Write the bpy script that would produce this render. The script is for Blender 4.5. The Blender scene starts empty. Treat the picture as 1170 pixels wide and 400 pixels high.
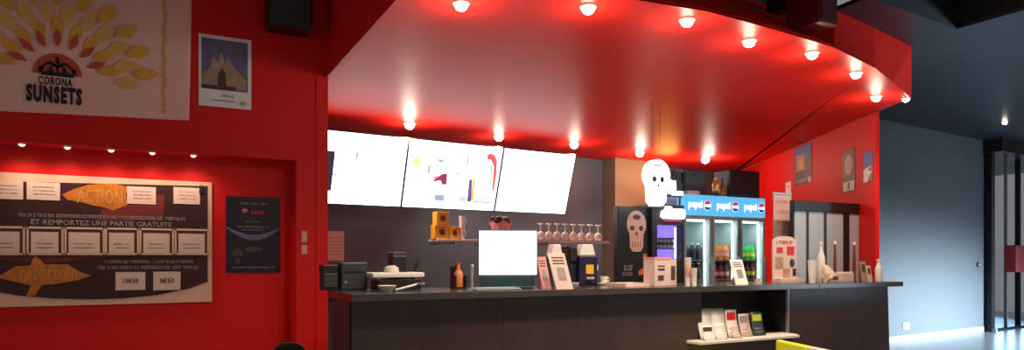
import bpy, math, random
from mathutils import Matrix, Vector
random.seed(7)
C = bpy.context.scene.collection
PI = math.pi
EYE, F, HZ, YAW = 1.45, 800.0, 298.0, math.radians(28.6)
SN, CS = math.sin(YAW), math.cos(YAW)

# ------------------------------------------------------------------ survey helpers (photo pixel -> place in the room)
def ray(px):
    a = (px-585)/F
    return SN+CS*a, CS-SN*a
def depth(x, y): return SN*x+CS*y
def on_y(px, py, Y):
    rx, ry = ray(px); D = Y/ry
    return Vector((rx*D, Y, EYE+(HZ-py)/F*D))
def on_z(px, py, z):
    D = (z-EYE)*F/(HZ-py); rx, ry = ray(px)
    return Vector((rx*D, ry*D, z))
class Plane:
    """an upright plane through p with direction angle a: u runs along it, z up, local y away from the room"""
    def __init__(s, x, y, a):
        s.o = Vector((x, y, 0)); s.a = a; s.d = Vector((math.cos(a), math.sin(a), 0))
        s.M = Matrix.Translation(s.o) @ Matrix.Rotation(a, 4, 'Z')
    def uz(s, px, py):
        rx, ry = ray(px)
        # ray*D = o + d*u
        det = -rx*s.d.y+ry*s.d.x
        D = (-s.o.x*s.d.y+s.o.y*s.d.x)/det
        u = (rx*D-s.o.x)*s.d.x+(ry*D-s.o.y)*s.d.y
        return u, EYE+(HZ-py)/F*D
def flat(Y): return Plane(0, Y, 0)

# ------------------------------------------------------------------ materials
MATS = {}
def mat(name, col, rough=.5, metal=0, var=.06, scale=8, bump=0, spec=.5, coat=0):
    if name in MATS: return MATS[name]
    m = bpy.data.materials.new(name); m.use_nodes = True
    nt = m.node_tree; N = nt.nodes; L = nt.links; p = N['Principled BSDF']
    p.inputs['Roughness'].default_value = rough; p.inputs['Metallic'].default_value = metal
    p.inputs['Specular IOR Level'].default_value = spec
    if coat: p.inputs['Coat Weight'].default_value = coat; p.inputs['Coat Roughness'].default_value = .15
    tc = N.new('ShaderNodeTexCoord'); nz = N.new('ShaderNodeTexNoise'); nz.inputs['Scale'].default_value = scale
    nz.inputs['Detail'].default_value = 4
    L.new(tc.outputs['Object'], nz.inputs['Vector'])
    mx = N.new('ShaderNodeMix'); mx.data_type = 'RGBA'
    c = list(col)
    mx.inputs['A'].default_value = [max(0, k*(1-var)) for k in c]+[1]
    mx.inputs['B'].default_value = [min(1, k*(1+var)) for k in c]+[1]
    L.new(nz.outputs['Fac'], mx.inputs['Factor']); L.new(mx.outputs['Result'], p.inputs['Base Color'])
    if bump:
        b = N.new('ShaderNodeBump'); b.inputs['Strength'].default_value = bump; b.inputs['Distance'].default_value = .01
        L.new(nz.outputs['Fac'], b.inputs['Height']); L.new(b.outputs['Normal'], p.inputs['Normal'])
    MATS[name] = m; return m
def emit(name, col, s):
    if name in MATS: return MATS[name]
    m = bpy.data.materials.new(name); m.use_nodes = True
    p = m.node_tree.nodes['Principled BSDF']
    p.inputs['Base Color'].default_value = [k*.3 for k in col]+[1]
    p.inputs['Emission Color'].default_value = list(col)+[1]; p.inputs['Emission Strength'].default_value = s
    MATS[name] = m; return m
def glass(name, tint=(.95, .97, 1), refl=.08, rough=.02):
    if name in MATS: return MATS[name]
    m = bpy.data.materials.new(name); m.use_nodes = True
    nt = m.node_tree; N = nt.nodes; L = nt.links; N.remove(N['Principled BSDF'])
    t = N.new('ShaderNodeBsdfTransparent'); t.inputs[0].default_value = list(tint)+[1]
    g = N.new('ShaderNodeBsdfGlossy'); g.inputs['Roughness'].default_value = rough
    x = N.new('ShaderNodeMixShader'); x.inputs[0].default_value = refl
    L.new(t.outputs[0], x.inputs[1]); L.new(g.outputs[0], x.inputs[2]); L.new(x.outputs[0], N['Material Output'].inputs[0])
    MATS[name] = m; return m

RED = mat('red_wall_paint', (.72, .008, .006), .55, spec=.3, bump=.06, scale=30, var=.05)
REDC = mat('red_satin_ceiling', (.74, .020, .012), .42, scale=3, var=.06, bump=.04, spec=.06)
GREYW = mat('blue_grey_wall_paint', (.17, .215, .255), .55, scale=20, bump=.05)
GREYC = mat('slate_ceiling_paint', (.024, .032, .042), .42, scale=3)
BLACKC = mat('black_ceiling', (.006, .007, .012), .7)
BACKW = mat('charcoal_wall_paint', (.11, .135, .19), .6, scale=20, bump=.05)
TANW = mat('tan_wall_paint', (.24, .19, .14), .6, scale=12)
FLOORM = mat('pale_floor_tile', (.36, .38, .41), .22, scale=3)
DARKFLOOR = mat('dark_floor', (.05, .045, .045), .4)
SKIRT = mat('pale_skirting', (.5, .58, .64), .5)
BLK = mat('black_plastic', (.012, .012, .014), .4)
BLKM = mat('black_metal', (.012, .016, .024), .35, metal=.2)
CHAR = mat('charcoal_plastic', (.035, .045, .055), .45)
WHT = mat('white_plastic', (.78, .76, .72), .4)
PAPER = mat('white_paper', (.86, .83, .80), .7, scale=30)
PAPERP = mat('pinkish_paper', (.76, .58, .52), .7, scale=20)
CREAM = mat('cream_board', (.80, .50, .38), .6)  # pinkish bounce from the red niche is mixed into the board colour
CLOTH = mat('white_banner_fabric', (.97, .54, .46), .85, scale=60, bump=.2)  # white cloth, with the red bounce of the walls put into its colour
INK = mat('black_ink', (.012, .008, .01), .6)
INKR = mat('dark_brown_print', (.045, .008, .010), .45, scale=5, var=.5)
INKM = mat('maroon_print', (.16, .02, .02), .5, scale=8, var=.4)
GREYI = mat('grey_ink', (.30, .27, .26), .6)
ORNG = mat('orange_print', (.62, .17, .015), .5, scale=12, var=.35)
GOLD = mat('golden_print', (.86, .38, .05), .6, scale=12, var=.2)
CORAL = mat('coral_print', (.60, .07, .03), .6)
REDP = mat('red_print', (.6, .02, .03), .5)
NAVY = mat('navy_print', (.012, .012, .045), .35, scale=5, var=.5)
BLUEP = mat('blue_print', (.05, .10, .42), .5, scale=10, var=.3)
LILAC = mat('lilac_print', (.35, .30, .48), .5, scale=6, var=.3)
SKYP = mat('dusk_sky_print', (.16, .13, .22), .5, scale=9, var=.4)
SAND = mat('sandstone_print', (.42, .26, .16), .5, scale=14, var=.4)
BROWN = mat('brown_print', (.09, .045, .035), .5, scale=8, var=.3)
PINKP = mat('pink_print', (.70, .30, .30), .55, scale=10, var=.2)
PALEP = mat('pale_pink_card', (.66, .50, .46), .6, scale=14, var=.15)
YELL = mat('yellow_card', (.80, .42, .02), .5, var=.1)
COUNTERM = mat('dark_laminate', (.050, .030, .029), .24, scale=2.5, var=.3)
COUNTERT = mat('dark_worktop', (.055, .045, .045), .16, scale=10, var=.3)
NICHEM = mat('niche_panel', (.030, .026, .028), .5)
SHELFM = mat('pale_wood_shelf', (.80, .72, .67), .45, scale=6, var=.15)
LIME = mat('lime_lacquer', (.80, .86, .05), .3)
LIMEP = mat('lime_print', (.55, .62, .04), .5)
STEEL = mat('brushed_steel', (.52, .53, .55), .35, metal=.8, scale=40)
ALU = mat('satin_aluminium', (.34, .38, .40), .4, metal=.5, scale=30)
COOLW = mat('cooler_white_lining', (.52, .62, .62), .4)
MAROON = mat('maroon_lacquer', (.20, .010, .010), .4)
SKIN = mat('pink_bone_print', (.62, .38, .32), .55, scale=14, var=.25)
GLASSW = mat('frosted_glassware', (.90, .86, .80), .2, spec=.7)
CYANT = mat('teal_plastic', (.02, .06, .06), .4)
PANE = glass('clear_pane', (.86, .93, 1), .05)
PANEB = glass('cooler_pane', (.93, .97, .97), .05)
PANED = glass('grey_cabinet_pane', (.80, .85, .9), .16, .08)
ACRYL = glass('clear_acrylic', (.95, .95, .95), .1)
SCREENW = emit('screen_white', (1, .99, .98), 3.4)
SCREENP = emit('monitor_white', (1, 1, 1), 2.4)
BULB = emit('warm_bulb', (1, .86, .62), 40)
BULBW = emit('niche_bulb', (1, .74, .5), 3.0)

# ------------------------------------------------------------------ mesh builder
class B:
    def __init__(s, M=None): s.v = []; s.f = []; s.sm = []; s.M = M or Matrix.Identity(4)
    def add(s, vs, fs, smooth=False):
        n = len(s.v); s.v += [s.M @ Vector(p) for p in vs]
        s.f += [[i+n for i in f] for f in fs]; s.sm += [smooth]*len(fs); return s
    def box(s, x0, x1, y0, y1, z0, z1):
        return s.add([(x0,y0,z0),(x1,y0,z0),(x1,y1,z0),(x0,y1,z0),(x0,y0,z1),(x1,y0,z1),(x1,y1,z1),(x0,y1,z1)],
                     [(0,3,2,1),(4,5,6,7),(0,1,5,4),(1,2,6,5),(2,3,7,6),(3,0,4,7)])
    def prism(s, pts, y0, y1):
        """outline in x,z (any winding) given depth y0..y1"""
        n = len(pts); a = sum(pts[i][0]*pts[(i+1)%n][1]-pts[(i+1)%n][0]*pts[i][1] for i in range(n))
        if a < 0: pts = pts[::-1]
        vs = [(p[0], y0, p[1]) for p in pts]+[(p[0], y1, p[1]) for p in pts]
        fs = [tuple(range(n)), tuple(range(2*n-1, n-1, -1))]+[(i, i+n, (i+1)%n+n, (i+1)%n) for i in range(n)]
        return s.add(vs, fs)
    def slab(s, pts, z0, z1):
        n = len(pts); a = sum(pts[i][0]*pts[(i+1)%n][1]-pts[(i+1)%n][0]*pts[i][1] for i in range(n))
        if a < 0: pts = pts[::-1]
        vs = [(p[0], p[1], z0) for p in pts]+[(p[0], p[1], z1) for p in pts]
        fs = [tuple(range(n-1, -1, -1)), tuple(range(n, 2*n))]+[(i, (i+1)%n, (i+1)%n+n, i+n) for i in range(n)]
        return s.add(vs, fs)
    def lathe(s, prof, cx=0, cy=0, cz=0, n=20):
        vs = []; fs = []; k = len(prof)
        for i in range(n):
            t = 2*PI*i/n
            for r, z in prof: vs.append((cx+r*math.cos(t), cy+r*math.sin(t), cz+z))
        for i in range(n):
            j = (i+1) % n
            for m in range(k-1): fs.append((i*k+m, j*k+m, j*k+m+1, i*k+m+1))
        if prof[0][0] > 1e-6: fs.append(tuple(i*k for i in range(n-1, -1, -1)))
        if prof[-1][0] > 1e-6: fs.append(tuple(i*k+k-1 for i in range(n)))
        return s.add(vs, fs, True)
    def tube(s, pts, r, n=8):
        pts = [Vector(p) for p in pts]; vs = []; fs = []
        for i, p in enumerate(pts):
            d = (pts[min(i+1, len(pts)-1)]-pts[max(i-1, 0)]).normalized()
            a = d.cross(Vector((0, 0, 1)) if abs(d.z) < .9 else Vector((1, 0, 0))).normalized(); b = d.cross(a)
            for k in range(n):
                t = 2*PI*k/n; vs.append(p+a*r*math.cos(t)+b*r*math.sin(t))
        for i in range(len(pts)-1):
            for k in range(n):
                q = (k+1) % n; fs.append((i*n+k, i*n+q, (i+1)*n+q, (i+1)*n+k))
        fs.append(tuple(range(n-1, -1, -1))); fs.append(tuple((len(pts)-1)*n+k for k in range(n)))
        return s.add(vs, fs, True)
    def disc(s, cx, cz, rx, rz, y0, y1, n=24, a0=0, a1=2*PI):
        full = abs(a1-a0-2*PI) < 1e-6
        m = n if full else n+1
        return s.prism([(cx+rx*math.cos(a0+(a1-a0)*i/n), cz+rz*math.sin(a0+(a1-a0)*i/n)) for i in range(m)], y0, y1)
    def text(s, txt, x0, x1, z0, z1, y, bold=0, gap=1):
        cu = bpy.data.curves.new('t', 'FONT'); cu.body = txt; cu.extrude = 0; cu.offset = bold; cu.space_character = gap; cu.resolution_u = 2
        o = bpy.data.objects.new('t', cu); C.objects.link(o)
        dg = bpy.context.evaluated_depsgraph_get(); me = bpy.data.meshes.new_from_object(o.evaluated_get(dg))
        vs = [v.co.copy() for v in me.vertices]; fs = [tuple(p.vertices) for p in me.polygons]
        bpy.data.objects.remove(o); bpy.data.curves.remove(cu); bpy.data.meshes.remove(me)
        ax = min(v.x for v in vs); bx = max(v.x for v in vs); ay = min(v.y for v in vs); by = max(v.y for v in vs)
        return s.add([(x0+(v.x-ax)/(bx-ax)*(x1-x0), y, z0+(v.y-ay)/(by-ay)*(z1-z0)) for v in vs], fs)
    def build(s, name, m, parent=None, bevel=0, seg=2, solid=0):
        me = bpy.data.meshes.new(name); o = bpy.data.objects.new(name, me); C.objects.link(o)
        R = Matrix.Identity(4)
        p = parent
        if p is not None:
            o.parent = p
            R = ROOTM[p.name].inverted()
        me.from_pydata([R @ v for v in s.v], [], s.f); me.materials.append(m)
        if any(s.sm):
            me.polygons.foreach_set('use_smooth', s.sm); me.set_sharp_from_angle(angle=math.radians(40))
        me.update()
        ROOTM[o.name] = ROOTM[p.name] if p is not None else Matrix.Identity(4)
        if bevel:
            b = o.modifiers.new('bevel', 'BEVEL'); b.width = bevel; b.segments = seg; b.limit_method = 'ANGLE'
        return o
ROOTM = {}
def tag(o, label, cat, group=None):
    o['label'] = label; o['category'] = cat
    if group: o['group'] = group
    return o
def thing(name, label, cat, loc, rz=0, group=None):
    o = bpy.data.objects.new(name, None); C.objects.link(o); o.empty_display_size = .1
    o.location = loc; o.rotation_euler = (0, 0, rz)
    ROOTM[o.name] = Matrix.Translation(Vector(loc)) @ Matrix.Rotation(rz, 4, 'Z')
    return tag(o, label, cat, group)
def local(o): return B(ROOTM[o.name])
def struct(name, b, m, parent=None, bevel=0):
    o = b.build(name, m, parent, bevel)
    if parent is None: o['kind'] = 'structure'
    return o
def dup(root, loc, rz=None, label=None, group=None):
    r = root.copy(); C.objects.link(r); r.location = loc
    if rz is not None: r.rotation_euler = (0, 0, rz)
    if label: r['label'] = label
    if group: r['group'] = group
    ROOTM[r.name] = Matrix.Translation(Vector(loc)) @ Matrix.Rotation(r.rotation_euler.z, 4, 'Z')
    for ch in root.children:
        c = ch.copy(); C.objects.link(c); c.parent = r; ROOTM[c.name] = ROOTM[r.name]
        for g in ch.children:
            d = g.copy(); C.objects.link(d); d.parent = c; ROOTM[d.name] = ROOTM[r.name]
    return r
def lamp(name, kind, loc, power, col=(1, 1, 1), size=.1, rot=None, target=None, spot=None, blend=.5, sizey=None):
    l = bpy.data.lights.new(name, kind); l.energy = power; l.color = col
    o = bpy.data.objects.new(name, l); C.objects.link(o); o.location = loc
    if kind == 'AREA':
        l.size = size
        if sizey: l.shape = 'RECTANGLE'; l.size_y = sizey
    else: l.shadow_soft_size = size
    if kind == 'SPOT': l.spot_size = spot; l.spot_blend = blend
    if target is not None: o.rotation_euler = (Vector(target)-Vector(loc)).to_track_quat('-Z', 'Y').to_euler()
    return o

# ================================================================== THE SETTING
ZC, ZG, ZH = 3.32, 3.91, 5.4          # red slab, slate ceiling, black high ceiling
YU, YN = 7.15, 7.40                   # upper poster wall, niche back
XJ = 1.76                             # jamb
EX, EY = 8.22, 5.54                   # near end of the angled red wall
WR = Plane(EX+2.26*1.62, EY+3.82*1.62, math.atan2(-3.82, -2.26)); WRL = 1.62*math.hypot(2.26, 3.82)
BA = math.atan(.105)
BW = Plane(2.49, 10.05, BA)
GW = Plane(11.2, 7.60, math.atan(.085))

struct('floor', B().box(-4, 22, -2, 14, -.1, 0), FLOORM)
struct('wall_left', B().box(-4, 1.45, YN, YN+.15, 0, 2.45).box(-4, 1.45, YU, YN+.15, 2.45, ZH).box(1.45, XJ, YU, YN+.15, 0, ZH)
       .box(XJ-.14, XJ, YN+.15, 10.1, 0, ZC), RED)
struct('trim_1', B().box(1.645, XJ+.004, YU-.012, YU, 0, ZC), RED)
struct('wall_back', B(BW.M).box(-1.2, 9.4, 0, .15, 0, ZC), BACKW)
struct('wall_right', B(WR.M).box(0, WRL, 0, .05, 0, ZC), RED)   # angled red wall
struct('wall_far', B(GW.M).box(-1.5, 4.13, 0, .12, 0, ZG), GREYW)
struct('baseboard_far', B(GW.M).box(-1.5, 4.1, -.02, 0, 0, .11), SKIRT)
# tan pillar of the back wall
p0 = BW.uz(688, 200)[0]; p1 = BW.uz(716, 200)[0]; p2 = BW.uz(742, 200)[0]
struct('wall_pillar', B(BW.M).box(p0, p2, -.35, 0, 0, ZC), TANW)
# red slab over the bar
front = [(1.66, 4.45), (2.3, 4.2), (2.95, 4.0), (3.8, 3.9), (4.6, 3.95), (5.4, 4.03), (6.33, 4.27), (7.0, 4.52), (7.87, 4.86)]
top = [(1.66, 4.6), (2.3, 4.6), (2.95, 4.6), (3.8, 4.6), (4.6, 4.66), (5.3, 4.72), (6.09, 4.52), (6.9, 4.66), (7.87, 4.86)]
slab = [(x, y+.03) for x, y in front[:-1]]+[(7.85, 4.9), (EX-.02, EY), (11.75, 11.51), (11.6, 11.2), (1.6, 10.1), (1.75, YU)]
struct('ceiling', B().slab(slab, ZC, ZC+.04), REDC)
b = B()
for i in range(len(front)-1):
    (a, c), (d, e), (f, g), (h, k) = front[i], front[i+1], top[i+1], top[i]
    z = ZC-.004
    b.add([(a, c, z), (d, e, z), (f, g, ZG), (h, k, ZG), (a, c+.03, z), (d, e+.03, z), (f, g+.03, ZG), (h, k+.03, ZG)],
          [(0, 1, 2, 3), (7, 6, 5, 4), (3, 2, 6, 7), (0, 4, 5, 1)])
b.slab([(7.87, 4.86), (EX, EY), (EX-.03, EY), (7.84, 4.86)], ZC-.004, ZG)
struct('trim_2', b, REDC)
struct('wall_bulkhead', B().slab([(1.655, 4.44), (1.70, 4.44), (1.795, YU), (1.75, YU)], ZC-.006, ZH), RED)
struct('trim_3', B().slab([(1.72, 4.6), (5.3, 4.74), (6.09, 4.54), (6.2, 4.7), (5.3, 4.9), (1.72, 4.8)], ZG, ZH), BLACKC)
# slate ceiling with the black void in front of it
grey = [(6.05, 4.15), (7.7, 4.26), (7.7, -2), (22, -2), (22, 12.5), (10.5, 12.5), (EX, EY), (7.87, 4.86), (6.09, 4.52)]
struct('ceiling', B().slab(grey, ZG, ZG+.04), GREYC)
struct('trim_4', B().box(7.7, 7.74, -2, 4.26, ZG+.04, ZH).box(6.05, 7.7, 4.26, 4.3, ZG+.04, ZH), BLACKC)
struct('ceiling', B().box(-4, 8, -2, 7.6, ZH, ZH+.05), BLACKC)
# small service things on the walls
# glazed door on the right and the lobby seen through it
ue = GW.uz(1126, 300)[0]
uf = ue+3.0
d1 = B(GW.M); DT = GW.uz(1128, 176)[1]
door = struct('door_1', d1.box(ue-.02, ue+.13, -.12, .12, 0, DT).box(uf-.1, uf, -.12, .12, 0, DT).box(ue+.13, uf-.1, -.06, .06, 0, .05), BLKM)
um = GW.uz(1163, 300)[0]; um2 = GW.uz(1149, 300)[0]
B(GW.M).box(um-.025, um+.025, -.05, .05, .05, DT).build('mullion', BLKM, door)
B(GW.M).box(um2-.012, um2+.012, -.03, .03, .05, DT).build('mullion', ALU, door)
B(GW.M).box(ue+.13, um-.025, -.006, .006, .05, DT).build('pane', PANE, door)
B(GW.M).box(um+.025, uf-.1, -.006, .006, .05, DT).build('pane', PANE, door)
B(GW.M).lathe([(.05, 0), (.05, .07), (0, .07)], ue+.02, -.16, 0).build('door_stop', ALU, door)
struct('trim_5', B(GW.M).box(ue-.12, uf+.3, -.35, .25, DT, ZG), BLKM)
struct('wall_lobby', B(GW.M).box(2.5, 9, 3.2, 3.3, 0, 3.0), mat('lobby_wall_paint', (.22, .32, .42), .6))
struct('wall_lobby', B(GW.M).box(2.5, 9, 3.2, 3.3, 3.0, ZG), BLACKC)
struct('baseboard_lobby', B(GW.M).box(2.5, 9, 3.15, 3.2, 0, .2), CHAR)

# ================================================================== LEFT WALL
PU = flat(YU); PN = flat(YN)
# ---- the big banner
o0 = on_y(67, 95, YU)
bn = thing('fabric_banner', 'large white fabric banner with golden sunburst emblem hung high on red wall', 'banner', (o0.x, YU, 2.6))
pts_top = PU.uz(-40, -30)
xL = PU.uz(-60, 120)[0]; xR = PU.uz(218, 70)[0]
zB_L = PU.uz(-60, 124)[1]; zB_R = PU.uz(217, 138)[1]; zT = 4.2
b = B(); nx, nz = 40, 24; vs = []; fs = []
def wave(u, w): return .004*math.sin(u*9+w*2)+.0025*math.sin(u*23+1.3-w*3)
for i in range(nx+1):
    u = i/nx
    for j in range(nz+1):
        w = j/nz; zb = zB_L+(zB_R-zB_L)*u
        x = xL+(xR-xL)*u + (.03*(w-.5) if i == nx else 0)
        vs.append((x, YU-.012+wave(u, w), zb+(zT-zb)*w))
for i in range(nx):
    for j in range(nz): fs.append((i*(nz+1)+j, (i+1)*(nz+1)+j, (i+1)*(nz+1)+j+1, i*(nz+1)+j+1))
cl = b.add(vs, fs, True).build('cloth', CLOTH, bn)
sd = cl.modifiers.new('thick', 'SOLIDIFY'); sd.thickness = .003
YB = YU-.0205
def petal(bb, ang, r0, r1, wd, Y=YB):
    cx, cz = PU.uz(66, 86); sx, sz = .0064, .0076
    ca, sa = math.cos(ang), math.sin(ang); pts = []
    for k in range(13):
        t = k/12; pts.append((r0+(r1-r0)*t, wd*(1-abs(2*t-1)**1.5)))
    pts = pts+[(a, -c) for a, c in pts[-2:0:-1]]
    bb.prism([(cx+sx*(a*ca-c*sa), cz+sz*.86*(a*sa+c*ca)) for a, c in pts], Y, Y+.003)
def ring(n, r0, r1, wd, m, Y, a0=.0, a1=PI):
    bb = B()
    for k in range(n): petal(bb, a0+(a1-a0)*k/(n-1), r0, r1, wd, Y)
    return bb.build('petals', m, bn)
ring(7, 36, 60, 4.6, CORAL, YB-.013, .38, PI-.38)
ring(9, 46, 78, 7.2, GOLD, YB-.004, .20, PI-.20)
ring(12, 66, 100, 8.6, mat('amber_print', (.84, .44, .12), .6, scale=10, var=.2), YB-.0075, -.02, PI+.02)
ring(11, 88, 122, 8.8, GOLD, YB-.011, .13, PI-.13)
cx, cz = PU.uz(66, 86)
B().disc(cx, cz, .178, .180, YB, YB+.003, 28, 0, PI).build('emblem', CORAL, bn)
b = B(); Y2 = YB-.003
# crown: band, arches, beads
b.box(cx-.118, cx+.118, Y2, Y2+.003, cz-.015, cz+.02)
for k in range(7): b.disc(cx-.105+.035*k, cz+.0025, .010, .010, Y2-.001, Y2, 8)
def arch(x0, x1, h0, h1, wd):
    p_ = []; q_ = []
    for k in range(11):
        t = k/10; x = x0+(x1-x0)*t; z = cz+.04+(h0*math.sin(PI*t)+h1*t)*.8-.02; p_.append((cx+x, z)); q_.append((cx+x, z-wd))
    b.prism(p_+q_[::-1], Y2, Y2+.003)
for s_ in (-1, 1):
    arch(s_*.135, 0, .075, .07, .028); arch(s_*.075, 0, .04, .075, .018)
b.box(cx-.009, cx+.009, Y2, Y2+.003, cz+.02, cz+.11)
b.disc(cx, cz+.115, .02, .02, Y2, Y2+.003, 12); b.box(cx-.005, cx+.005, Y2, Y2+.003, cz+.12, cz+.155); b.box(cx-.016, cx+.016, Y2, Y2+.003, cz+.138, cz+.146)
for s_ in (-1, 1): b.disc(cx+s_*.12, cz+.04, .020, .022, Y2, Y2+.003, 10); b.disc(cx+s_*.045, cz+.035, .014, .022, Y2, Y2+.003, 10)
b.build('crown', INK, bn)
x0, z0 = PU.uz(44, 96.5); x1, z1 = PU.uz(83, 91)
B().text('CORONA', x0, x1, z0, z1, Y2, .03, 1.2).build('lettering', INK, bn)
x0, z0 = PU.uz(30, 116); x1, z1 = PU.uz(94, 102)
B().text('SUNSETS', x0, x1, z0, z1, Y2, .06, 1.25).build('lettering', INK, bn)
b = B(); ub = PU.uz(188, 60)[0]
for k in range(26):
    z = 2.82+k*.055; w = .012+.008*random.random(); xx = ub+.006*math.sin(k*1.7)
    b.prism([(xx-w, z), (xx, z-.034), (xx+w, z), (xx, z+.034)], YB, YB+.003)
b.build('border_stripe', GOLD, bn)

def sheet(name, label, cat, P, q, thick=.006, m=PAPER, off=0, group=None):
    """a flat sheet on plane P from pixel corners q = (xl, yt, xr, yb) measured on its left edge"""
    u0, zt = P.uz(q[0], q[1]); u1 = P.uz(q[2], q[1])[0]; zb = P.uz(q[0], q[3])[1]
    w = P.M @ Vector((u0, 0, zb))
    t = thing(name, label, cat, w, P.a, group)
    local(t).box(0, u1-u0, -thick-off, -off-.0005, 0, zt-zb).build('sheet', m, t)
    t['_w'] = u1-u0; t['_h'] = zt-zb
    return t, u1-u0, zt-zb
def bars(b, x0, x1, z0, z1, y, seed, words=4):
    """a row of illegible printed letters"""
    r = random.Random(seed); x = x0; u = (z1-z0)*.55
    while x < x1-u*.3:
        if r.random() < .16: x += u*.7; continue
        h = z1-z0; b.box(x, x+u*.22, y, y+.002, z0, z1)
        if r.random() < .7: b.box(x+u*.22, x+u*.62, y, y+.002, z1-h*.25, z1)
        if r.random() < .6: b.box(x+u*.22, x+u*.62, y, y+.002, z0, z0+h*.25)
        if r.random() < .5: b.box(x+u*.55, x+u*.75, y, y+.002, z0, z1)
        x += u
    return b

# ---- framed picture of a castle at dusk
t, w, h = sheet('picture_poster', 'small poster of a castle at dusk with white lower border on dark red wall', 'poster', PU, (227, 38, 287, 120))
local(t).box(w*.05, w*.93, -.009, -.0062, h*.24, h*.95).build('picture', SKYP, t)
b = local(t)
b.prism([(w*.05, h*.27), (w*.9, h*.27), (w*.9, h*.42), (w*.75, h*.52), (w*.62, h*.6), (w*.55, h*.72), (w*.5, h*.62), (w*.42, h*.78), (w*.36, h*.62),
         (w*.27, h*.7), (w*.2, h*.52), (w*.05, h*.44)], -.011, -.009).build('castle', SAND, t)
b = local(t); b.box(w*.05, w*.7, -.013, -.011, h*.24, h*.30)
b.prism([(w*.35, h*.3), (w*.52, h*.3), (w*.5, h*.48), (w*.43, h*.56), (w*.36, h*.46)], -.013, -.011); b.build('rocks', BROWN, t)
b = local(t); bars(b, w*.42, w*.66, h*.145, h*.175, -.009, 3); bars(b, w*.25, w*.7, h*.08, h*.10, -.009, 4); bars(b, w*.74, w*.9, h*.05, h*.10, -.009, 5)
b.build('lettering', GREYI, t)

# ---- black loudspeaker high in the corner
q = on_y(307, 36, 7.1); q.x = on_y(307, 37, 6.85).x; q2 = on_y(358, 37, 6.85)
t = thing('loudspeaker', 'black loudspeaker hanging high on the red wall beside the bar opening', 'speaker', (q.x, 6.85, q.z))
w = q2.x-q.x
local(t).box(0, w, .02, .28, 0, .62).build('cabinet', BLK, t, .015)
local(t).box(.02, w-.02, .0, .022, .02, .6).build('grille', CHAR, t, .01)
local(t).box(w*.4, w*.6, .26, .31, .2, .4).build('bracket', BLKM, t)

# ---- programme board
TORNG = mat('burnt_orange_print', (.54, .17, .015), .5, scale=14, var=.5)
u0, zt = PN.uz(-16, 197.5); u1, zt2 = PN.uz(242, 208); zb = PN.uz(242, 345)[1]; zb2 = PN.uz(0, 351)[1]
zt = (PN.uz(0, 198)[1]+zt2)/2; zb = (zb+zb2)/2
t = thing('programme_board', 'wide cream-bordered programme board with rows of white sheets on red niche wall', 'board', (u0, YN, zb))
w = u1-u0; h = zt-zb; O = Vector((u0, 0, zb)); BD = t
local(t).box(0, w, -.025, -.001, 0, h).build('panel', CREAM, t, .004)
def bp(px, py):
    u, z = PN.uz(px, py); return u-u0, z-zb
Ya = -.028
pts = [bp(-14, 207), bp(237, 213), bp(237, 322), bp(215, 330), bp(180, 337), bp(140, 341), bp(100, 342), bp(60, 341), bp(25, 338), bp(-14, 332)]
local(t).prism(pts, Ya, Ya+.003).build('artwork', INKR, t)
local(t).prism([bp(120, 236), bp(188, 222), bp(186, 252), bp(110, 252)], Ya-.001, Ya+.001).build('red_glow', INKM, t)
local(t).prism([bp(-10, 266), bp(112, 267), bp(150, 290), bp(60, 300), bp(-10, 296)], Ya-.001, Ya+.001).build('red_glow', INKM, t)
def flame(pts, sd):
    r = random.Random(sd); out = []
    for x, y in pts: out.append(bp(x+r.uniform(-1, 1), y+r.uniform(-1, 1)))
    return out
Yb = Ya-.003
local(t).prism(flame([(72, 222), (84, 217), (100, 212), (112, 210), (130, 211), (146, 214), (143, 224), (146, 234), (130, 240), (118, 238), (108, 235), (90, 231), (78, 229)], 1), Yb, Yb+.003).build('title_flame', TORNG, t)
local(t).prism(flame([(-4, 316), (20, 305), (34, 303), (40, 292), (52, 302), (78, 303), (92, 311), (104, 314), (88, 320), (64, 325), (50, 326), (40, 338), (30, 338), (36, 326), (14, 322)], 2), Yb, Yb+.003).build('title_flame', TORNG, t)
b = local(t); x0, z0 = bp(88, 232); x1, z1 = bp(140, 218); b.text('ACTION', x0, x1, z0, z1, Yb-.002, .02)
x0, z0 = bp(24, 320); x1, z1 = bp(90, 308); bars(b, x0, x1, z0, z1, Yb-.002, 21)
b.build('title_lettering', mat('dull_gold_print', (.56, .27, .05), .5, scale=12, var=.3), t)
b = local(t)
x0, z0 = bp(22, 246); x1, z1 = bp(212, 243.5); bars(b, x0, x1, z0-.012, z0+.018, Ya-.003, 11)
x0, z0 = bp(36, 256); x1, z1 = bp(196, 250); b.text('ET REMPORTEZ UNE PARTIE GRATUITE', x0, x1, z0-.004, z0+.042, Ya-.003, .012)
x0, z0 = bp(120, 300); x1, z1 = bp(221, 297); bars(b, x0, x1, z0-.006, z0+.020, Ya-.003, 12)
x0, z0 = bp(112, 306); x1, z1 = bp(226, 303); bars(b, x0, x1, z0-.014, z0+.016, Ya-.003, 13)
b.build('lettering', GREYI, t)
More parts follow.
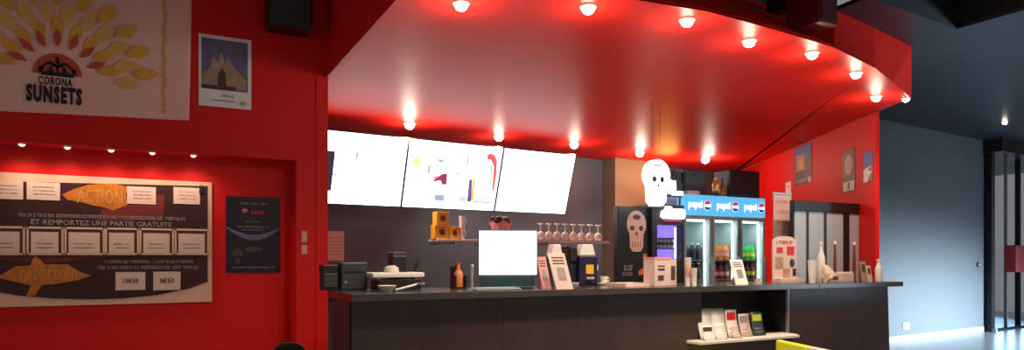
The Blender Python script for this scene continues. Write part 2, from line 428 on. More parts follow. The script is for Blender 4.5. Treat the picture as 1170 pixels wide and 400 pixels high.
# six framed sheets in the middle row
for k, (xa, xb) in enumerate([(-12, 26), (34, 70), (77, 117), (123, 156), (162, 196), (202, 236)]):
    x0, z1 = bp(xa, 260+.014*xa); x1, z0 = bp(xb, 290)
    b = local(t); b.box(x0-.015, x1+.015, -.036, Ya, z0-.012, z0+.004).box(x0-.015, x1+.015, -.036, Ya, z1-.006, z1+.012)
    b.box(x0-.02, x0-.004, -.036, Ya, z0-.012, z1+.012).box(x1+.004, x1+.02, -.036, Ya, z0-.012, z1+.012)
    fr = b.build('frame', CREAM, t)
    local(t).box(x0-.003, x1+.003, -.031, Ya, z0+.004, z1-.006).build('backing', BROWN, fr)
    b = local(t); b.box(x0+.012, x1-.02, -.034, -.031, z0+.006, z1-.035); b.build('sheet', PAPERP, fr)
    b = local(t)
    for j in range(2): bars(b, x0+.05, x1-.06, z0+.05+.035*j, z0+.06+.035*j, -.0355, 40+k*3+j)
    b.build('lettering', GREYI, fr)
# sheets stuck along the top and two price cards at the bottom: things of their own
def card(name, label, q, txt=None, grp=None, ink=GREYI):
    x0, z1 = bp(q[0], q[1]); x1, z0 = bp(q[2], q[3])
    c = thing(name, label, 'card', (u0+x0, YN-.029, zb+z0), 0, grp)
    ww, hh = x1-x0, z1-z0
    local(c).box(0, ww, -.004, 0, 0, hh).build('sheet', PAPERP, c)
    b = local(c)
    if txt: b.text(txt, ww*.24, ww*.76, hh*.38, hh*.66, -.0055, .02)
    else:
        for j in range(3): bars(b, ww*.18, ww*.85, hh*(.3+.2*j), hh*(.36+.2*j), -.0055, int(q[0])+j)
    b.build('lettering', ink, c)
    return c
card('paper_card', 'white sheet at the top left of the programme board, cut by the photo edge', (-8, 206, 27, 228.5), None, 'sheets on the programme board')
card('paper_card', 'white sheet on the programme board just left of the upper orange title', (31, 208, 69, 229.5), None, 'sheets on the programme board')
card('paper_card', 'white sheet on the programme board just right of the upper orange title', (145, 213, 178, 234), None, 'sheets on the programme board')
card('paper_card', 'white sheet at the top right corner of the programme board', (198, 214, 228, 234), None, 'sheets on the programme board')
card('price_card', 'white price card at the board bottom, the left of the two', (132, 311, 166, 331), '10€50', 'price cards on the programme board', BROWN)
card('price_card', 'white price card at the board bottom, nearer the board right edge', (175, 310.5, 206, 331), '8€50', 'price cards on the programme board', BROWN)
# black clip at top right corner
x0, z1 = bp(227, 213); x1, z0 = bp(233, 221)
c = thing('bulldog_clip', 'tiny black clip at the top right corner of the programme board', 'clip', (u0+x0, YN-.028, zb+z0))
local(c).prism([(0, 0), (x1-x0, 0), (x1-x0-.006, z1-z0), (.006, z1-z0)], -.014, 0).build('jaw', BLK, c)
local(c).tube([(.008, -.012, z1-z0), (.012, -.016, z1-z0+.03), (x1-x0-.012, -.016, z1-z0+.03), (x1-x0-.008, -.012, z1-z0)], .003).build('lever', STEEL, c)

# ---- dark cola poster
t, w, h = sheet('cola_poster', 'dark navy poster with glowing arc and red logo beside the programme board', 'poster', PN, (258, 224, 320, 312), m=mat('midnight_print', (.014, .007, .022), .4, scale=5, var=.5))
b = local(t); pts = []
for k in range(17):
    s = k/16; pts.append((w*(.02+.96*s), h*(.60-.10*math.sin(PI*s))))
b.prism(pts+[(x, z-h*(.02+.05*math.sin(PI*(x/w)))) for x, z in pts[::-1]], -.009, -.0062).build('light_arc', mat('dim_lilac_print', (.17, .13, .27), .5, scale=6, var=.4), t)
b = local(t); b.disc(w*.34, h*.815, w*.055, h*.038, -.009, -.0062).build('round_logo', REDP, t)
local(t).prism([(w*.295, h*.81), (w*.34, h*.822), (w*.385, h*.815), (w*.385, h*.825), (w*.34, h*.832), (w*.295, h*.82)], -.011, -.009).build('logo_band', WHT, t)
local(t).prism([(w*.30, h*.80), (w*.34, h*.81), (w*.38, h*.803), (w*.36, h*.785), (w*.32, h*.783)], -.011, -.009).build('logo_base', BLUEP, t)
local(t).text('pepsi', w*.47, w*.70, h*.76, h*.83, -.009, .02).build('brand_lettering', REDP, t)
b = local(t); bars(b, w*.24, w*.76, h*.90, h*.925, -.009, 31); bars(b, w*.36, w*.64, h*.665, h*.685, -.009, 32)
bars(b, w*.2, w*.8, h*.595, h*.617, -.009, 33); bars(b, w*.3, w*.7, h*.555, h*.572, -.009, 34); bars(b, w*.1, w*.9, h*.06, h*.08, -.009, 35); b.build('lettering', GREYI, t)
b = local(t); b.disc(w*.21, h*.26, w*.09, h*.06, -.009, -.0062).box(w*.17, w*.25, -.009, -.0062, h*.13, h*.22); b.disc(w*.5, h*.31, w*.16, h*.035, -.009, -.0062); b.build('cup_picture', BROWN, t)

# ---- two switch plates on the pillar
for k, (ya, yb, lab) in enumerate([(264, 277, 'pale wall switch on the red pillar, the upper of the two'), (280, 291, 'pale wall switch on the red pillar, the lower of the two')]):
    q = on_y(344, yb, YU); q2 = on_y(351, ya, YU)
    t = thing('wall_switch', lab, 'switch', (q.x, YU, q.z), 0, 'wall switches on the pillar')
    local(t).box(0, q2.x-q.x, -.012, 0, 0, q2.z-q.z).build('plate', RED if False else PINKP, t, .004)
    local(t).box(.012, q2.x-q.x-.012, -.018, -.011, .02, q2.z-q.z-.02).build('rocker', PALEP, t, .003)
# ---- bar stool whose back just shows at the lower edge
q = on_y(333, 392, 6.6)
t = thing('bar_stool', 'dark stool back showing at the foot of the red pillar', 'stool', (q.x, 6.6, 0))
b = local(t); pts = [(.14*math.cos(PI*k/12), .08*math.sin(PI*k/12)+q.z-.08) for k in range(13)]
b.prism(pts+[(-.14, .5), (.14, .5)], .10, .13).build('backrest', BLK, t, .01)
local(t).lathe([(.0, .40), (.17, .40), (.18, .43), (.17, .46), (0, .46)]).build('seat', BLK, t)
for a in range(4):
    an = PI/4+a*PI/2
    local(t).tube([(.10*math.cos(an), .10*math.sin(an), .41), (.16*math.cos(an), .16*math.sin(an), 0)], .012).build('leg', BLKM, t)

# ---- niche spotlights
def spot_thing(name, label, loc, grp, r, bulb, depth_=.02):
    t = thing(name, label, 'spotlight', loc, 0, grp)
    local(t).lathe([(r*.9, -.001), (r*1.1, -.001), (r*1.12, -.008), (r*1.0, -.014), (r*.9, -.010)], n=18).build('bezel', WHT, t)
    local(t).lathe([(0, -.001), (r*.85, -.001), (r*.88, -r*.35), (r*.72, -r*.75), (r*.4, -r), (0, -r*1.1)], n=16).build('bulb', bulb, t)
    return t
nl = ['leftmost spotlight of the row over the programme board, near the photo edge', 'second spotlight from the left over the programme board', 'middle spotlight of the five over the programme board',
      'fourth spotlight from the left over the programme board', 'rightmost spotlight over the programme board, at its right corner']
first = None
for k, px in enumerate([25, 77, 127, 174, 221]):
    p = on_y(px, 170, YU+.06)
    loc = (p.x, YU+.06, 2.45)
    if first is None: first = spot_thing('niche_spotlight', nl[0], loc, 'spotlights over the programme board', .028, BULBW)
    else: dup(first, loc, label=nl[k])
    lamp('niche_lamp', 'SPOT', (p.x, YU+.03, 2.40), 8.5, (1, .70, .48), .05, target=(p.x, YU+.02, 0), spot=2.7, blend=.9)

# ================================================================== CEILING LIGHTS OF THE BAR
fr = [(527, 3), (672, 7), (785, 22), (856, 46), (928, 60), (978, 83), (1001, 110)]
fl = ['leftmost spotlight of the front row in the red ceiling', 'second spotlight from the left in the front row of the red ceiling', 'third spotlight from the left in the front row of the red ceiling',
      'spotlight in the front ceiling row, left of the maroon box', 'spotlight in the front ceiling row, just below the maroon box', 'front-row ceiling spotlight two from the end, right of the maroon box',
      'last front-row spotlight, above the near end of the angled red wall']
first = None
for k, (px, py) in enumerate(fr):
    p = on_z(px, py, ZC); loc = (p.x, p.y, ZC)
    if first is None: first = spot_thing('ceiling_spotlight', fl[0], loc, 'spotlights along the front of the red ceiling', .056, BULB)
    else: dup(first, loc, label=fl[k])
    lamp('front_glow', 'POINT', (p.x, p.y, ZC-.16), 7, (1, .8, .6), .06)
    lamp('front_lamp', 'SPOT', (p.x, p.y, ZC-.10), 110, (1, .82, .6), .05, target=(p.x, p.y+.3, 0), spot=2.45, blend=1.0)
bk = [(468, 141), (570, 155), (656, 164), (731, 174), (799, 183)]
bl = ['ceiling spotlight above the gap between the left and middle menu screens', 'ceiling spotlight above the gap between the middle and right menu screens', 'ceiling spotlight above the right corner of the right menu screen',
      'ceiling spotlight above the glowing skull sign', 'ceiling spotlight above the black boxes over the coolers']
first = None
for k, (px, py) in enumerate(bk):
    p = on_z(px, py, ZC); loc = (p.x, min(p.y, 9.6), ZC)
    if first is None: first = spot_thing('ceiling_spotlight', bl[0], loc, 'spotlights along the back of the red ceiling', .075, BULB)
    else: dup(first, loc, label=bl[k])
    lamp('back_glow', 'POINT', (p.x, min(p.y, 9.5), ZC-.2), 16, (1, .8, .66), .08)
    lamp('back_lamp', 'SPOT', (p.x, p.y, ZC-.12), 90, (1, .82, .6), .05, target=(p.x, p.y, 0), spot=2.0, blend=.8)
p = on_z(1038, 113, ZC)
spot_thing('corner_spotlight', 'small spotlight at the tip of the red ceiling corner against the grey wall', (7.83, 4.9, ZC), None, .042, BULB)
p = on_z(1148, 139, ZG)
spot_thing('slate_ceiling_spotlight', 'tiny spotlight in the slate ceiling above the glass door', (p.x, p.y, ZG), None, .045, BULB)

# ---- maroon box on the fascia
t = thing('loudspeaker', 'dark maroon box loudspeaker fixed to the front edge of the red ceiling', 'speaker', (4.98, 3.85, 3.42))
local(t).box(0, .23, 0, .34, 0, .62).build('cabinet', MAROON, t, .008)
local(t).box(.02, .21, -.012, .002, .03, .59).build('grille', mat('dark_maroon_mesh', (.09, .006, .006), .6), t)
local(t).box(.06, .17, .33, .6, .25, .4).build('bracket', BLKM, t)

# ================================================================== MENU SCREENS
SA = math.atan(.07)
tilt = math.atan2(.28, .90)
def screen(label, u, W):
    """u: left end along the line of screens"""
    base = Vector((1.85, 8.99, 0))+Vector((math.cos(SA), math.sin(SA), 0))*u
    H = .955
    t = thing('menu_screen', label, 'screen', (base.x, base.y, 3.125), SA, 'menu screens over the bar')
    # top edge at origin; going down (negative z) must move +y
    ct, st = math.cos(tilt), math.sin(tilt)
    L = ROOTM[t.name] @ Matrix(((1,0,0,0),(0,ct,-st,0),(0,st,ct,0),(0,0,0,1)))
    b = B(L); e = .012
    b.box(-e, W+e, .012, .06, -H-e, e).box(-e, 0, -.004, .012, -H-e, e).box(W, W+e, -.004, .012, -H-e, e).box(0, W, -.004, .012, 0, e).box(0, W, -.004, .012, -H-e, -H)
    b.build('casing', BLK, t)
    disp = B(L).box(0, W, .0, .012, -H, 0).build('display', SCREENW, t)
    for k_ in (.3, .7): local(t).tube([(W*k_, .15, -.35), (W*k_, .985+.035*(u+W*k_), -.35)], .025).build('wall_bracket', BLKM, t)
    Li = L.inverted(); o_ = Li @ Vector((0, 0, EYE))
    def g(px, py):
        rx, ry = ray(px); d = Li.to_3x3() @ Vector((rx, ry, (HZ-py)/F)); t_ = -o_.y/d.y
        return max(.003, min(W-.003, o_.x+d.x*t_)), max(-H+.003, min(-.003, o_.z+d.z*t_))
    def G(name, pts, m):
        pp = [g(*p) for p in pts]; B(L).prism(pp, -.004, -.001).build(name, m, disp)
    return t, G
E = lambda n, c, s=1: emit('screen_'+n, c, s)
t, G = screen('leftmost menu screen, half hidden by the red pillar, dark block at left', .05, 1.445)
G('dark_picture', [(366, 171), (383, 173), (378, 218), (362, 217)], E('dark', (.03, .03, .05)))
G('divider_line', [(400, 176), (401.5, 176), (396, 219), (394.5, 219)], E('pale', (.7, .7, .72)))
G('small_print', [(407, 174), (409.5, 174), (408.5, 182), (406, 182)], E('grey', (.45, .45, .5)))
G('small_print', [(442, 180), (446, 180), (443, 202), (439, 202)], E('faint', (.85, .86, .85)))
G('cyan_mark', [(380, 198), (386, 199), (386, 201), (380, 200)], E('cyan', (.3, .75, .8)))
t, G = screen('middle menu screen with food pictures, yellow dot and red hook at right', 1.525, 1.50)
G('yellow_dot', [(476+5*math.cos(a*PI/8), 185+5.5*math.sin(a*PI/8)) for a in range(16)], E('yellow', (.92, .92, .25)))
G('yellow_banner', [(470, 169), (505, 172), (505, 174), (470, 171)], E('palelime', (.95, .96, .6)))
G('yellow_banner', [(481, 179), (505, 181), (505, 183), (481, 181)], E('palelime', (.95, .96, .6)))
G('heading', [(497, 181), (507, 183), (506, 186), (502, 185)], E('grey', (.45, .45, .5)))
G('small_print', [(489, 188), (492, 188), (491.5, 198), (488.5, 198)], E('grey', (.45, .45, .5)))
G('burger_picture', [(495, 206), (503, 200), (507, 198), (511, 199), (510, 211), (505, 211), (503, 206), (494, 208)], E('wine', (.38, .04, .14)))
G('bread_picture', [(494, 203), (501, 200), (501, 203), (495, 205)], E('rose', (.85, .3, .4)))
G('drink_picture', [(497, 222), (508, 223), (507, 230), (496, 229)], E('bluegrey', (.35, .45, .65)))
G('drink_picture', [(524, 224), (533, 225), (533, 231), (524, 230)], E('palelilac', (.75, .72, .9)))
G('small_print', [(534, 176), (535.5, 176), (534.5, 197), (533, 197)], E('grey', (.45, .45, .5)))
G('small_print', [(522, 196), (525, 196), (524.5, 201), (521.5, 201)], E('pale', (.7, .7, .72)))
G('violet_cup_picture', [(536, 205), (539.5, 205), (538, 231), (533.5, 230)], E('violet', (.16, .1, .4)))
G('yellow_cup_picture', [(540, 205), (542.5, 205), (541, 229), (538, 229)], E('amber', (.95, .65, .1)))
G('pink_line', [(540, 229), (562, 231), (562, 233), (540, 231)], E('salmon', (.95, .45, .42)))
G('red_hook_picture', [(556, 178), (560, 175), (565, 177), (568, 184), (567, 200), (564, 218), (562, 218), (563.5, 200), (564, 190), (561, 183), (557, 182)], E('scarlet', (.9, .14, .14)))
G('orange_line_picture', [(560.5, 186), (562.5, 188), (562, 203), (560, 216), (559, 216), (560.5, 200)], E('orange', (.98, .6, .25)))
t, G = screen('rightmost menu screen, almost blank white, next to bare charcoal wall', 3.055, 1.325)
G('faint_line', [(611, 190), (612, 190), (608, 226), (607, 226)], E('faint', (.85, .86, .85)))
G('faint_line', [(620, 192), (640, 194), (640, 195), (620, 193)], E('faint', (.85, .86, .85)))
# daylight-white glow of the three screens comes from their displays

# ================================================================== COUNTER
YF, ZT = 5.10, 1.20
XL, XR = 1.43, 8.08
ct = thing('bar_counter', 'long dark bar counter with open leaflet niche in its front', 'counter', (4.8, 5.6, 0))
NX0, NX1 = 4.98, 6.24
B().slab([(XL, YF), (6.60, YF), (6.60, YF+1.0), (XL+.07, YF+1.0)], ZT-.055, ZT).build('worktop', COUNTERT, ct, .004)
B().slab([(6.603, YF), (XR+.02, YF), (XR+.02, YF+.55), (6.603, YF+.75)], ZT-.055, ZT).build('worktop', COUNTERT, ct, .004)
B().slab([(XL+.02, YF+.12), (NX0, YF+.12), (NX0, YF+.9), (XL+.09, YF+.9)], 0, ZT-.056).build('carcass', NICHEM, ct)
B().slab([(NX1, YF+.12), (XR-.12, YF+.12), (XR-.12, YF+.5), (NX1, YF+.7)], 0, ZT-.056).build('carcass', NICHEM, ct)
B().box(NX0, NX1, YF+.12, YF+.9, 0, .644).build('niche_base', NICHEM, ct)
B().box(NX0, NX1, YF+.525, YF+.9, .673, ZT-.056).build('niche_back', NICHEM, ct)
def panel(x0, x1, lean=.0):
    b = B(); yt, yb = YF+.10, YF+.10-lean
    b.add([(x0, yb, .10), (x1, yb, .10), (x1, YF+.119, .10), (x0, YF+.119, .10), (x0, yt, ZT-.06), (x1, yt, ZT-.06), (x1, YF+.119, ZT-.06), (x0, YF+.119, ZT-.06)],
          [(0,3,2,1),(4,5,6,7),(0,1,5,4),(1,2,6,5),(2,3,7,6),(3,0,4,7)])
    return b.build('front_panel', COUNTERM, ct)
xs = [XL+.03, 2.02, 2.75, 3.5, 4.25, NX0-.005]
for a, c in zip(xs, xs[1:]): panel(a+.0012, c-.0012, .03)
xs = [NX1+.005, 6.85, 7.45, XR-.125]
for a, c in zip(xs, xs[1:]): panel(a+.0012, c-.0012, .03)
B().box(NX0, NX1, YF+.09, YF+.119, .12, .655).build('lower_panel', MAROON if False else COUNTERM, ct)
B().box(XL+.05, XR-.14, YF+.16, YF+.18, .0, .1).build('kick_plate', BLKM, ct)
B().box(NX1-.03, NX1-.002, YF+.095, YF+.12, .66, ZT-.06).build('niche_edge', STEEL, ct)
B().slab([(4.77, YF-.10), (6.16, YF-.10), (6.24, YF+.02), (6.24, YF+.52), (NX0, YF+.52), (NX0, YF+.1), (4.77, YF+.1)], .645, .672).build('niche_shelf', SHELFM, ct, .004)

# ---- leaflets in the niche
LZ = .672
def leaflet(label, px, wpx, hpx, Y, m=PAPER, mark=None, rz=0, grp='leaflets on the niche shelf'):
    p = on_y(px, 380, Y); D = depth(p.x, Y); w = wpx*D/560; h = hpx*D/F
    t = thing('leaflet', label, 'leaflet', (p.x, Y, LZ), rz, grp)
    b = local(t); n = 6; vs = []; fs = []; lean = .06
    for i in range(n+1):
        s = i/n
        for x in (0, w):
            vs.append((x, lean*s+.015*math.sin(s*PI), h*s))
    for i in range(n): fs.append((2*i, 2*i+1, 2*i+3, 2*i+2))
    o = b.add(vs, fs, True).build('sheet', m, t); sd = o.modifiers.new('t', 'SOLIDIFY'); sd.thickness = .006; sd.offset = 1
    b = local(t); r = random.Random(px)
    def at(s): return lean*s+.015*math.sin(s*PI)
    for s0 in (.16, .30):
        b.add([(w*.15, at(s0)-.0085, h*s0), (w*.8, at(s0)-.0085, h*s0), (w*.7, at(s0+.03)-.0085, h*(s0+.03)), (w*.15, at(s0+.03)-.0085, h*(s0+.03))], [(0, 1, 2, 3)])
    b.build('print', GREYI, t)
    if mark:
        b = local(t); b.add([(w*.1, at(.62)-.0085, h*.62), (w*.9, at(.62)-.0085, h*.62), (w*.9, at(.9)-.0085, h*.9), (w*.1, at(.9)-.0085, h*.9)], [(0, 1, 2, 3)]); b.build('picture', mark, t)
    return t
leaflet('white leaflet at the left end of the niche shelf, behind a smaller one', 801, 15, 35, YF+.05, PAPER)
leaflet('short white leaflet in front at the left end of the niche shelf', 806, 12, 17, YF-.06, PAPER, BROWN)
leaflet('tall white leaflet second from the left at the back of the niche shelf', 817, 14, 34, YF+.05, PAPER)
leaflet('short white leaflet second from the left along the shelf front', 820, 11, 18, YF-.05, PAPER)
leaflet('white leaflet with red picture in the middle of the niche shelf', 833, 12, 32, YF+.04, PAPER, REDP)
leaflet('small pink leaflet in front of the middle of the niche shelf', 840, 8, 15, YF-.05, PALEP)
leaflet('grey pictured leaflet right of middle on the niche shelf', 848, 12, 26, YF+.04, PALEP, GREYI)
leaflet('dark leaflet with lime picture at the right end of the niche shelf', 862, 13, 27, YF+.04, CHAR, LIMEP)

# ---- lime table in front of the counter
c0 = on_z(889, 388, .67); c1 = on_z(952, 401, .67)
ang = math.atan2(c1.y-c0.y, c1.x-c0.x)
t = thing('low_panel', 'low lime green panel with white end standing in front of the counter', 'panel', (c0.x, c0.y, 0), ang)
W = (Vector((c1.x, c1.y))-Vector((c0.x, c0.y))).length
local(t).box(0, W*.62, -.03, .03, .05, .67).build('lime_board', LIME, t, .02, 3)
local(t).box(W*.62+.003, W*1.5, -.03, .03, .05, .668).build('white_board', WHT, t, .012, 3)
for x in (.15, W*1.3): local(t).box(x-.03, x+.03, -.16, .16, 0, .05).build('foot', BLKM, t, .008)

# ================================================================== THINGS ON THE COUNTER AND BACK BAR
ZB = .98
bb = thing('back_bar', 'dark back bar cabinet under the menu screens', 'cabinet', (4.5, 9.5, 0))
local(bb).box(-2.5, 1.8, -.35, .3, 0, ZB-.04).build('cabinet', BLK, bb)
local(bb).box(-2.52, 1.82, -.38, .3, ZB-.04, ZB).build('worktop', COUNTERT, bb, .005)
for k in range(4): local(bb).box(-2.45+k*1.05, -1.45+k*1.05, -.365, -.35, .08, .9).build('door', CHAR, bb, .004)
def spot(px, py, Y):   # world foot on the worktop and pixel scales there
    p = on_y(px, py, Y); D = depth(p.x, Y); return p.x, D/(CS*F-SN*(px-585)), D/F
# notice on back wall
t, w, h = sheet('notice_sheet', 'pale pinkish notice on the charcoal wall beside the red pillar', 'notice', BW, (370, 264, 393, 298), m=PAPERP)
b = local(t)
for k in range(6): bars(b, w*.3, w*.9, h*(.2+.11*k), h*(.24+.11*k), -.008, 70+k)
b.build('lettering', GREYI, t)
# dark boxes at the left end
x, sx, sz = spot(390, 329, 5.92)
t = thing('receipt_printer', 'charcoal printer box at the left end of the counter', 'printer', (x, 5.92, ZT))
w, h = 30.5*sx, 32*sz
local(t).box(0, w, 0, .16, 0, h).build('case', CHAR, t, .012)
local(t).box(w*.1, w*.9, -.004, .002, h*.62, h*.68).build('paper_slot', BLK, t)
local(t).box(w*.12, w*.2, -.004, .002, h*.25, h*.32).build('button', GREYI, t)
t = thing('cash_drawer', 'black box tucked between the red pillar and the printer', 'box', (x-.15, 5.95, ZT))
local(t).box(0, .135, 0, .13, 0, h*.9).build('case', BLK, t, .006)
local(t).box(.01, .125, -.008, .002, h*.1, h*.6).build('front', CHAR, t, .004)
# white machine
x, sx, sz = spot(425.5, 329, 5.75)
t = thing('crepe_warmer', 'white topped warmer with bowl and spoon right of the printer', 'appliance', (x, 5.75, ZT))
w = 64*sx
local(t).box(w*.12, w*.92, .02, .24, .0, 12*sz).build('body', BLK, t, .006)
local(t).box(0, w*.97, 0, .26, 14*sz, 20*sz).build('lid', WHT, t, .012, 3)
for k in (.15, .85): local(t).box(w*k-.015, w*k+.015, .05, .2, 11*sz, 15*sz).build('hinge', STEEL, t)
t2 = thing('white_bowl', 'small white bowl upside down on the warmer lid', 'bowl', (x+27*sx, 5.86, ZT+20*sz))
local(t2).lathe([(.062, 0), (.066, .01), (.058, .045), (.035, .055), (0, .055)], n=24).build('bowl_body', WHT, t2)
local(t2).lathe([(.036, .054), (.036, .062), (.028, .062)], n=20).build('foot_ring', WHT, t2)
x2, sx2, sz2 = spot(442, 329, 5.4)
t2 = thing('shallow_dish', 'small white dish at the counter edge before the warmer', 'dish', (x2, 5.4, ZT))
local(t2).lathe([(0, .004), (.03, .004), (.034, 0), (.05, .02), (.075, .05), (.072, .053), (.045, .024), (0, .016)], n=24).build('dish_body', WHT, t2)
t2 = thing('serving_spoon', 'white serving spoon lying right of the white dish', 'spoon', (x2+.09, 5.45, ZT))
b = local(t2); b.tube([(0, 0, .012), (.1, .0, .035), (.19, .02, .055)], .010); b.build('handle', WHT, t2)
local(t2).lathe([(0, .002), (.03, .008), (.036, .022), (.03, .018), (0, .008)], .225, .02, .045, 14).build('bowl', WHT, t2)
# black jar behind
x, sx, sz = spot(449, 310, 6.0)
t = thing('coffee_jar', 'black square canister behind the warmer', 'canister', (x, 5.95+.06, ZT))
local(t).box(0, 16*sx, 0, .14, 0, 38*sz).build('body', BLK, t, .01)
local(t).box(.004, 16*sx-.004, .005, .135, 38*sz, 42*sz).build('lid', CHAR, t, .006)
# figurine and post
x, sx, sz = spot(527, 330, 5.7)
t = thing('bottle_display', 'orange bottle in a small black stand left of the white monitor', 'bottle', (x, 5.7, ZT))
local(t).lathe([(0, 0), (.042, 0), (.044, .01), (.044, .10), (.034, .13), (.018, .16), (.016, .20), (.02, .205), (.02, .215), (0, .215)], 0, .06, .015, 18).build('bottle_body', mat('orange_glass', (.62, .20, .07), .25), t)
b = local(t); b.box(-.055, .055, 0, .12, 0, .014).box(-.055, -.045, 0, .12, .014, .12).box(.045, .055, 0, .12, .014, .12).box(-.055, .055, .11, .12, .014, .2); b.build('stand', BLK, t)
x, sx, sz = spot(539, 334, 5.3)
t = thing('counter_post', 'thin pale metal post standing on the counter beside the orange bottle', 'post', (x, 5.3, ZT))
local(t).lathe([(.03, 0), (.03, .008), (.012, .012), (.011, .19), (0, .19)], n=14).build('shaft', STEEL, t)
local(t).lathe([(0, 0), (.016, .004), (.018, .014), (.012, .026), (0, .03)], 0, 0, .19, 12).build('knob', STEEL, t)
# yellow boxes, cups and the wall shelf
YS = 9.05
q0 = on_y(500, 273, YS); q1 = on_y(697, 276, YS)
sh = thing('wall_shelf', 'thin pale wall shelf carrying glasses behind the bar', 'shelf', (q0.x, YS, (q0.z+q1.z)/2-.02))
SZ = (q0.z+q1.z)/2; sw = q1.x-q0.x
local(sh).box(0, sw, 0, .34, -.012, .02).build('board', SHELFM, sh, .004)
for k in range(4): local(sh).prism([(0, 0), (.0, 0)], 0, 0) if False else local(sh).box(sw*(.1+.26*k)-.012, sw*(.1+.26*k)+.012, .03, 1.0, -.05, -.012).build('bracket', STEEL, sh)
def ybox(label, px0, px1, z0, z1, dy=0):
    a = on_y(px0, 270, YS+.05+dy); c = on_y(px1, 270, YS+.05+dy)
    t = thing('snack_box', label, 'box', (a.x, YS+.05+dy, z0), 0, 'yellow boxes on the shelf')
    w = c.x-a.x; local(t).box(0, w, 0, .16, 0, z1-z0).build('carton', YELL, t, .004)
    local(t).disc(w*.5, (z1-z0)*.5, w*.22, (z1-z0)*.24, -.004, 0, 18).build('picture', BROWN, t)
    local(t).box(w*.1, w*.9, -.004, 0, (z1-z0)*.8, (z1-z0)*.9).build('stripe', ORNG, t)
    return t
zz = lambda py: on_y(512, py, YS)[2]
h1 = zz(257)-zz(273)
ybox('yellow snack box on the shelf, lower left with one on top', 497, 513, SZ, SZ+h1)
ybox('yellow snack box stacked on top of another on the shelf', 499, 513, SZ+h1+.001, SZ+h1*1.95)
ybox('yellow snack box on the shelf beside the white cups', 514, 525.5, SZ, SZ+h1*.9)
a = on_y(530.5, 270, YS)
cup = None
for k, (dz, lab) in enumerate([(0, 'small white cup on the shelf beside the yellow boxes, lower one'), (.17, 'small white cup balanced on another beside the yellow boxes')]):
    loc = (a.x, YS+.08, SZ+dz)
    if cup is None:
        cup = thing('small_cup', lab, 'cup', loc, 0, 'white cups by the yellow boxes')
        local(cup).lathe([(0, 0), (.036, 0), (.044, .15), (.048, .165), (.042, .165), (.034, .012), (0, .012)], n=18).build('cup_body', WHT, cup)
        local(cup).tube([(.04, 0, .12), (.07, 0, .11), (.07, 0, .06), (.038, 0, .04)], .007).build('handle', WHT, cup)
    else: dup(cup, loc, label=lab)
# paper cone bouquet
a = on_y(577, 270, YS)
t = thing('popcorn_bag', 'crumpled brown and pink paper bag on the shelf behind the monitor', 'bag', (a.x, YS+.14, SZ))
b = local(t); rr = random.Random(5); prof = [(.09, 0), (.12, .08), (.15, .18), (.17, .26)]
vs = []; n = 18
for r_, z_ in prof:
    for k in range(n):
        q = r_*(1+.14*rr.uniform(-1, 1)); vs.append((q*math.cos(2*PI*k/n), q*.7*math.sin(2*PI*k/n), z_+.03*rr.uniform(-1, 1)*(z_ > 0)))
fs = [(i*n+k, i*n+(k+1) % n, (i+1)*n+(k+1) % n, (i+1)*n+k) for i in range(3) for k in range(n)]+[tuple(range(n-1, -1, -1))]
b.add(vs, fs).build('paper', PINKP, t)
b = local(t)
for k in range(16):
    x_, y_ = rr.uniform(-.15, .15), rr.uniform(-.09, .09); b.lathe([(0, -.035), (.03, -.02), (.038, 0), (.03, .022), (0, .035)], x_, y_, .26+rr.uniform(0, .10)-abs(x_)*.3, 8)
b.build('filling', BROWN, t)
# row of stemmed glasses, upside down
gx = [617.5+9.4*k for k in range(8)]; first = None
ord_ = ['first', 'second', 'third', 'fourth', 'fifth', 'sixth', 'seventh', 'eighth']
for k, px in enumerate(gx):
    a = on_y(px, 270, YS+.12); loc = (a.x, YS+.12, SZ+.02)
    lab = '%s upturned stemmed glass from the left in the row on the shelf' % ord_[k]
    if first is None:
        first = thing('stemmed_glass', lab, 'glass', loc, 0, 'upturned glasses on the shelf')
        local(first).lathe([(.048, 0), (.060, .03), (.062, .07), (.05, .105), (.02, .125)], n=18).build('bowl', GLASSW, first)
        local(first).lathe([(.012, .122), (.009, .15), (.009, .21), (.012, .22)], n=12).build('stem', GLASSW, first)
        local(first).lathe([(.012, .22), (.046, .232), (.05, .24), (.046, .248), (0, .25)], n=18).build('foot', GLASSW, first)
    else: dup(first, loc, label=lab)
# monitor
x, sx, sz = spot(580.5, 330, 5.55)
D = depth(x, 5.55); mw, mh = 66*D/F, 50*D/F
t = thing('till_monitor', 'bright white monitor standing on the counter', 'monitor', (x, 5.55, ZT), -YAW*.8)
zb_ = (EYE+(HZ-314)/F*D)-ZT
local(t).box(-mw/2-.012, mw/2+.012, .012, .04, zb_-.012, zb_+mh+.012).build('casing', CYANT, t, .006)
local(t).box(-mw/2, mw/2, .004, .0125, zb_, zb_+mh).build('screen', SCREENP, t)
local(t).box(-.05, .05, .035, .09, .02, zb_+.2).build('stand', CYANT, t, .008)
local(t).box(-mw*.42, mw*.42, -.05, .15, 0, .022).build('base', CYANT, t, .006)
local(t).box(-mw*.47, mw*.47, -.004, .03, .022, zb_-.014).build('card_reader_bar', CYANT, t, .004)
x, sx, sz = spot(545, 330, 5.2)
t = thing('keyboard', 'pale flat keyboard lying before the white monitor', 'keyboard', (x, 5.2, ZT))
b = local(t); b.prism([(0, 0), (.42, 0), (.42, .018), (0, .018)], 0, .15); b.build('case', ALU, t, .004)
b = local(t)
for i in range(12):
    for j in range(4): b.box(.015+i*.033, .042+i*.033, .012+j*.033, .038+j*.033, .018, .024)
b.build('keys', STEEL, t)
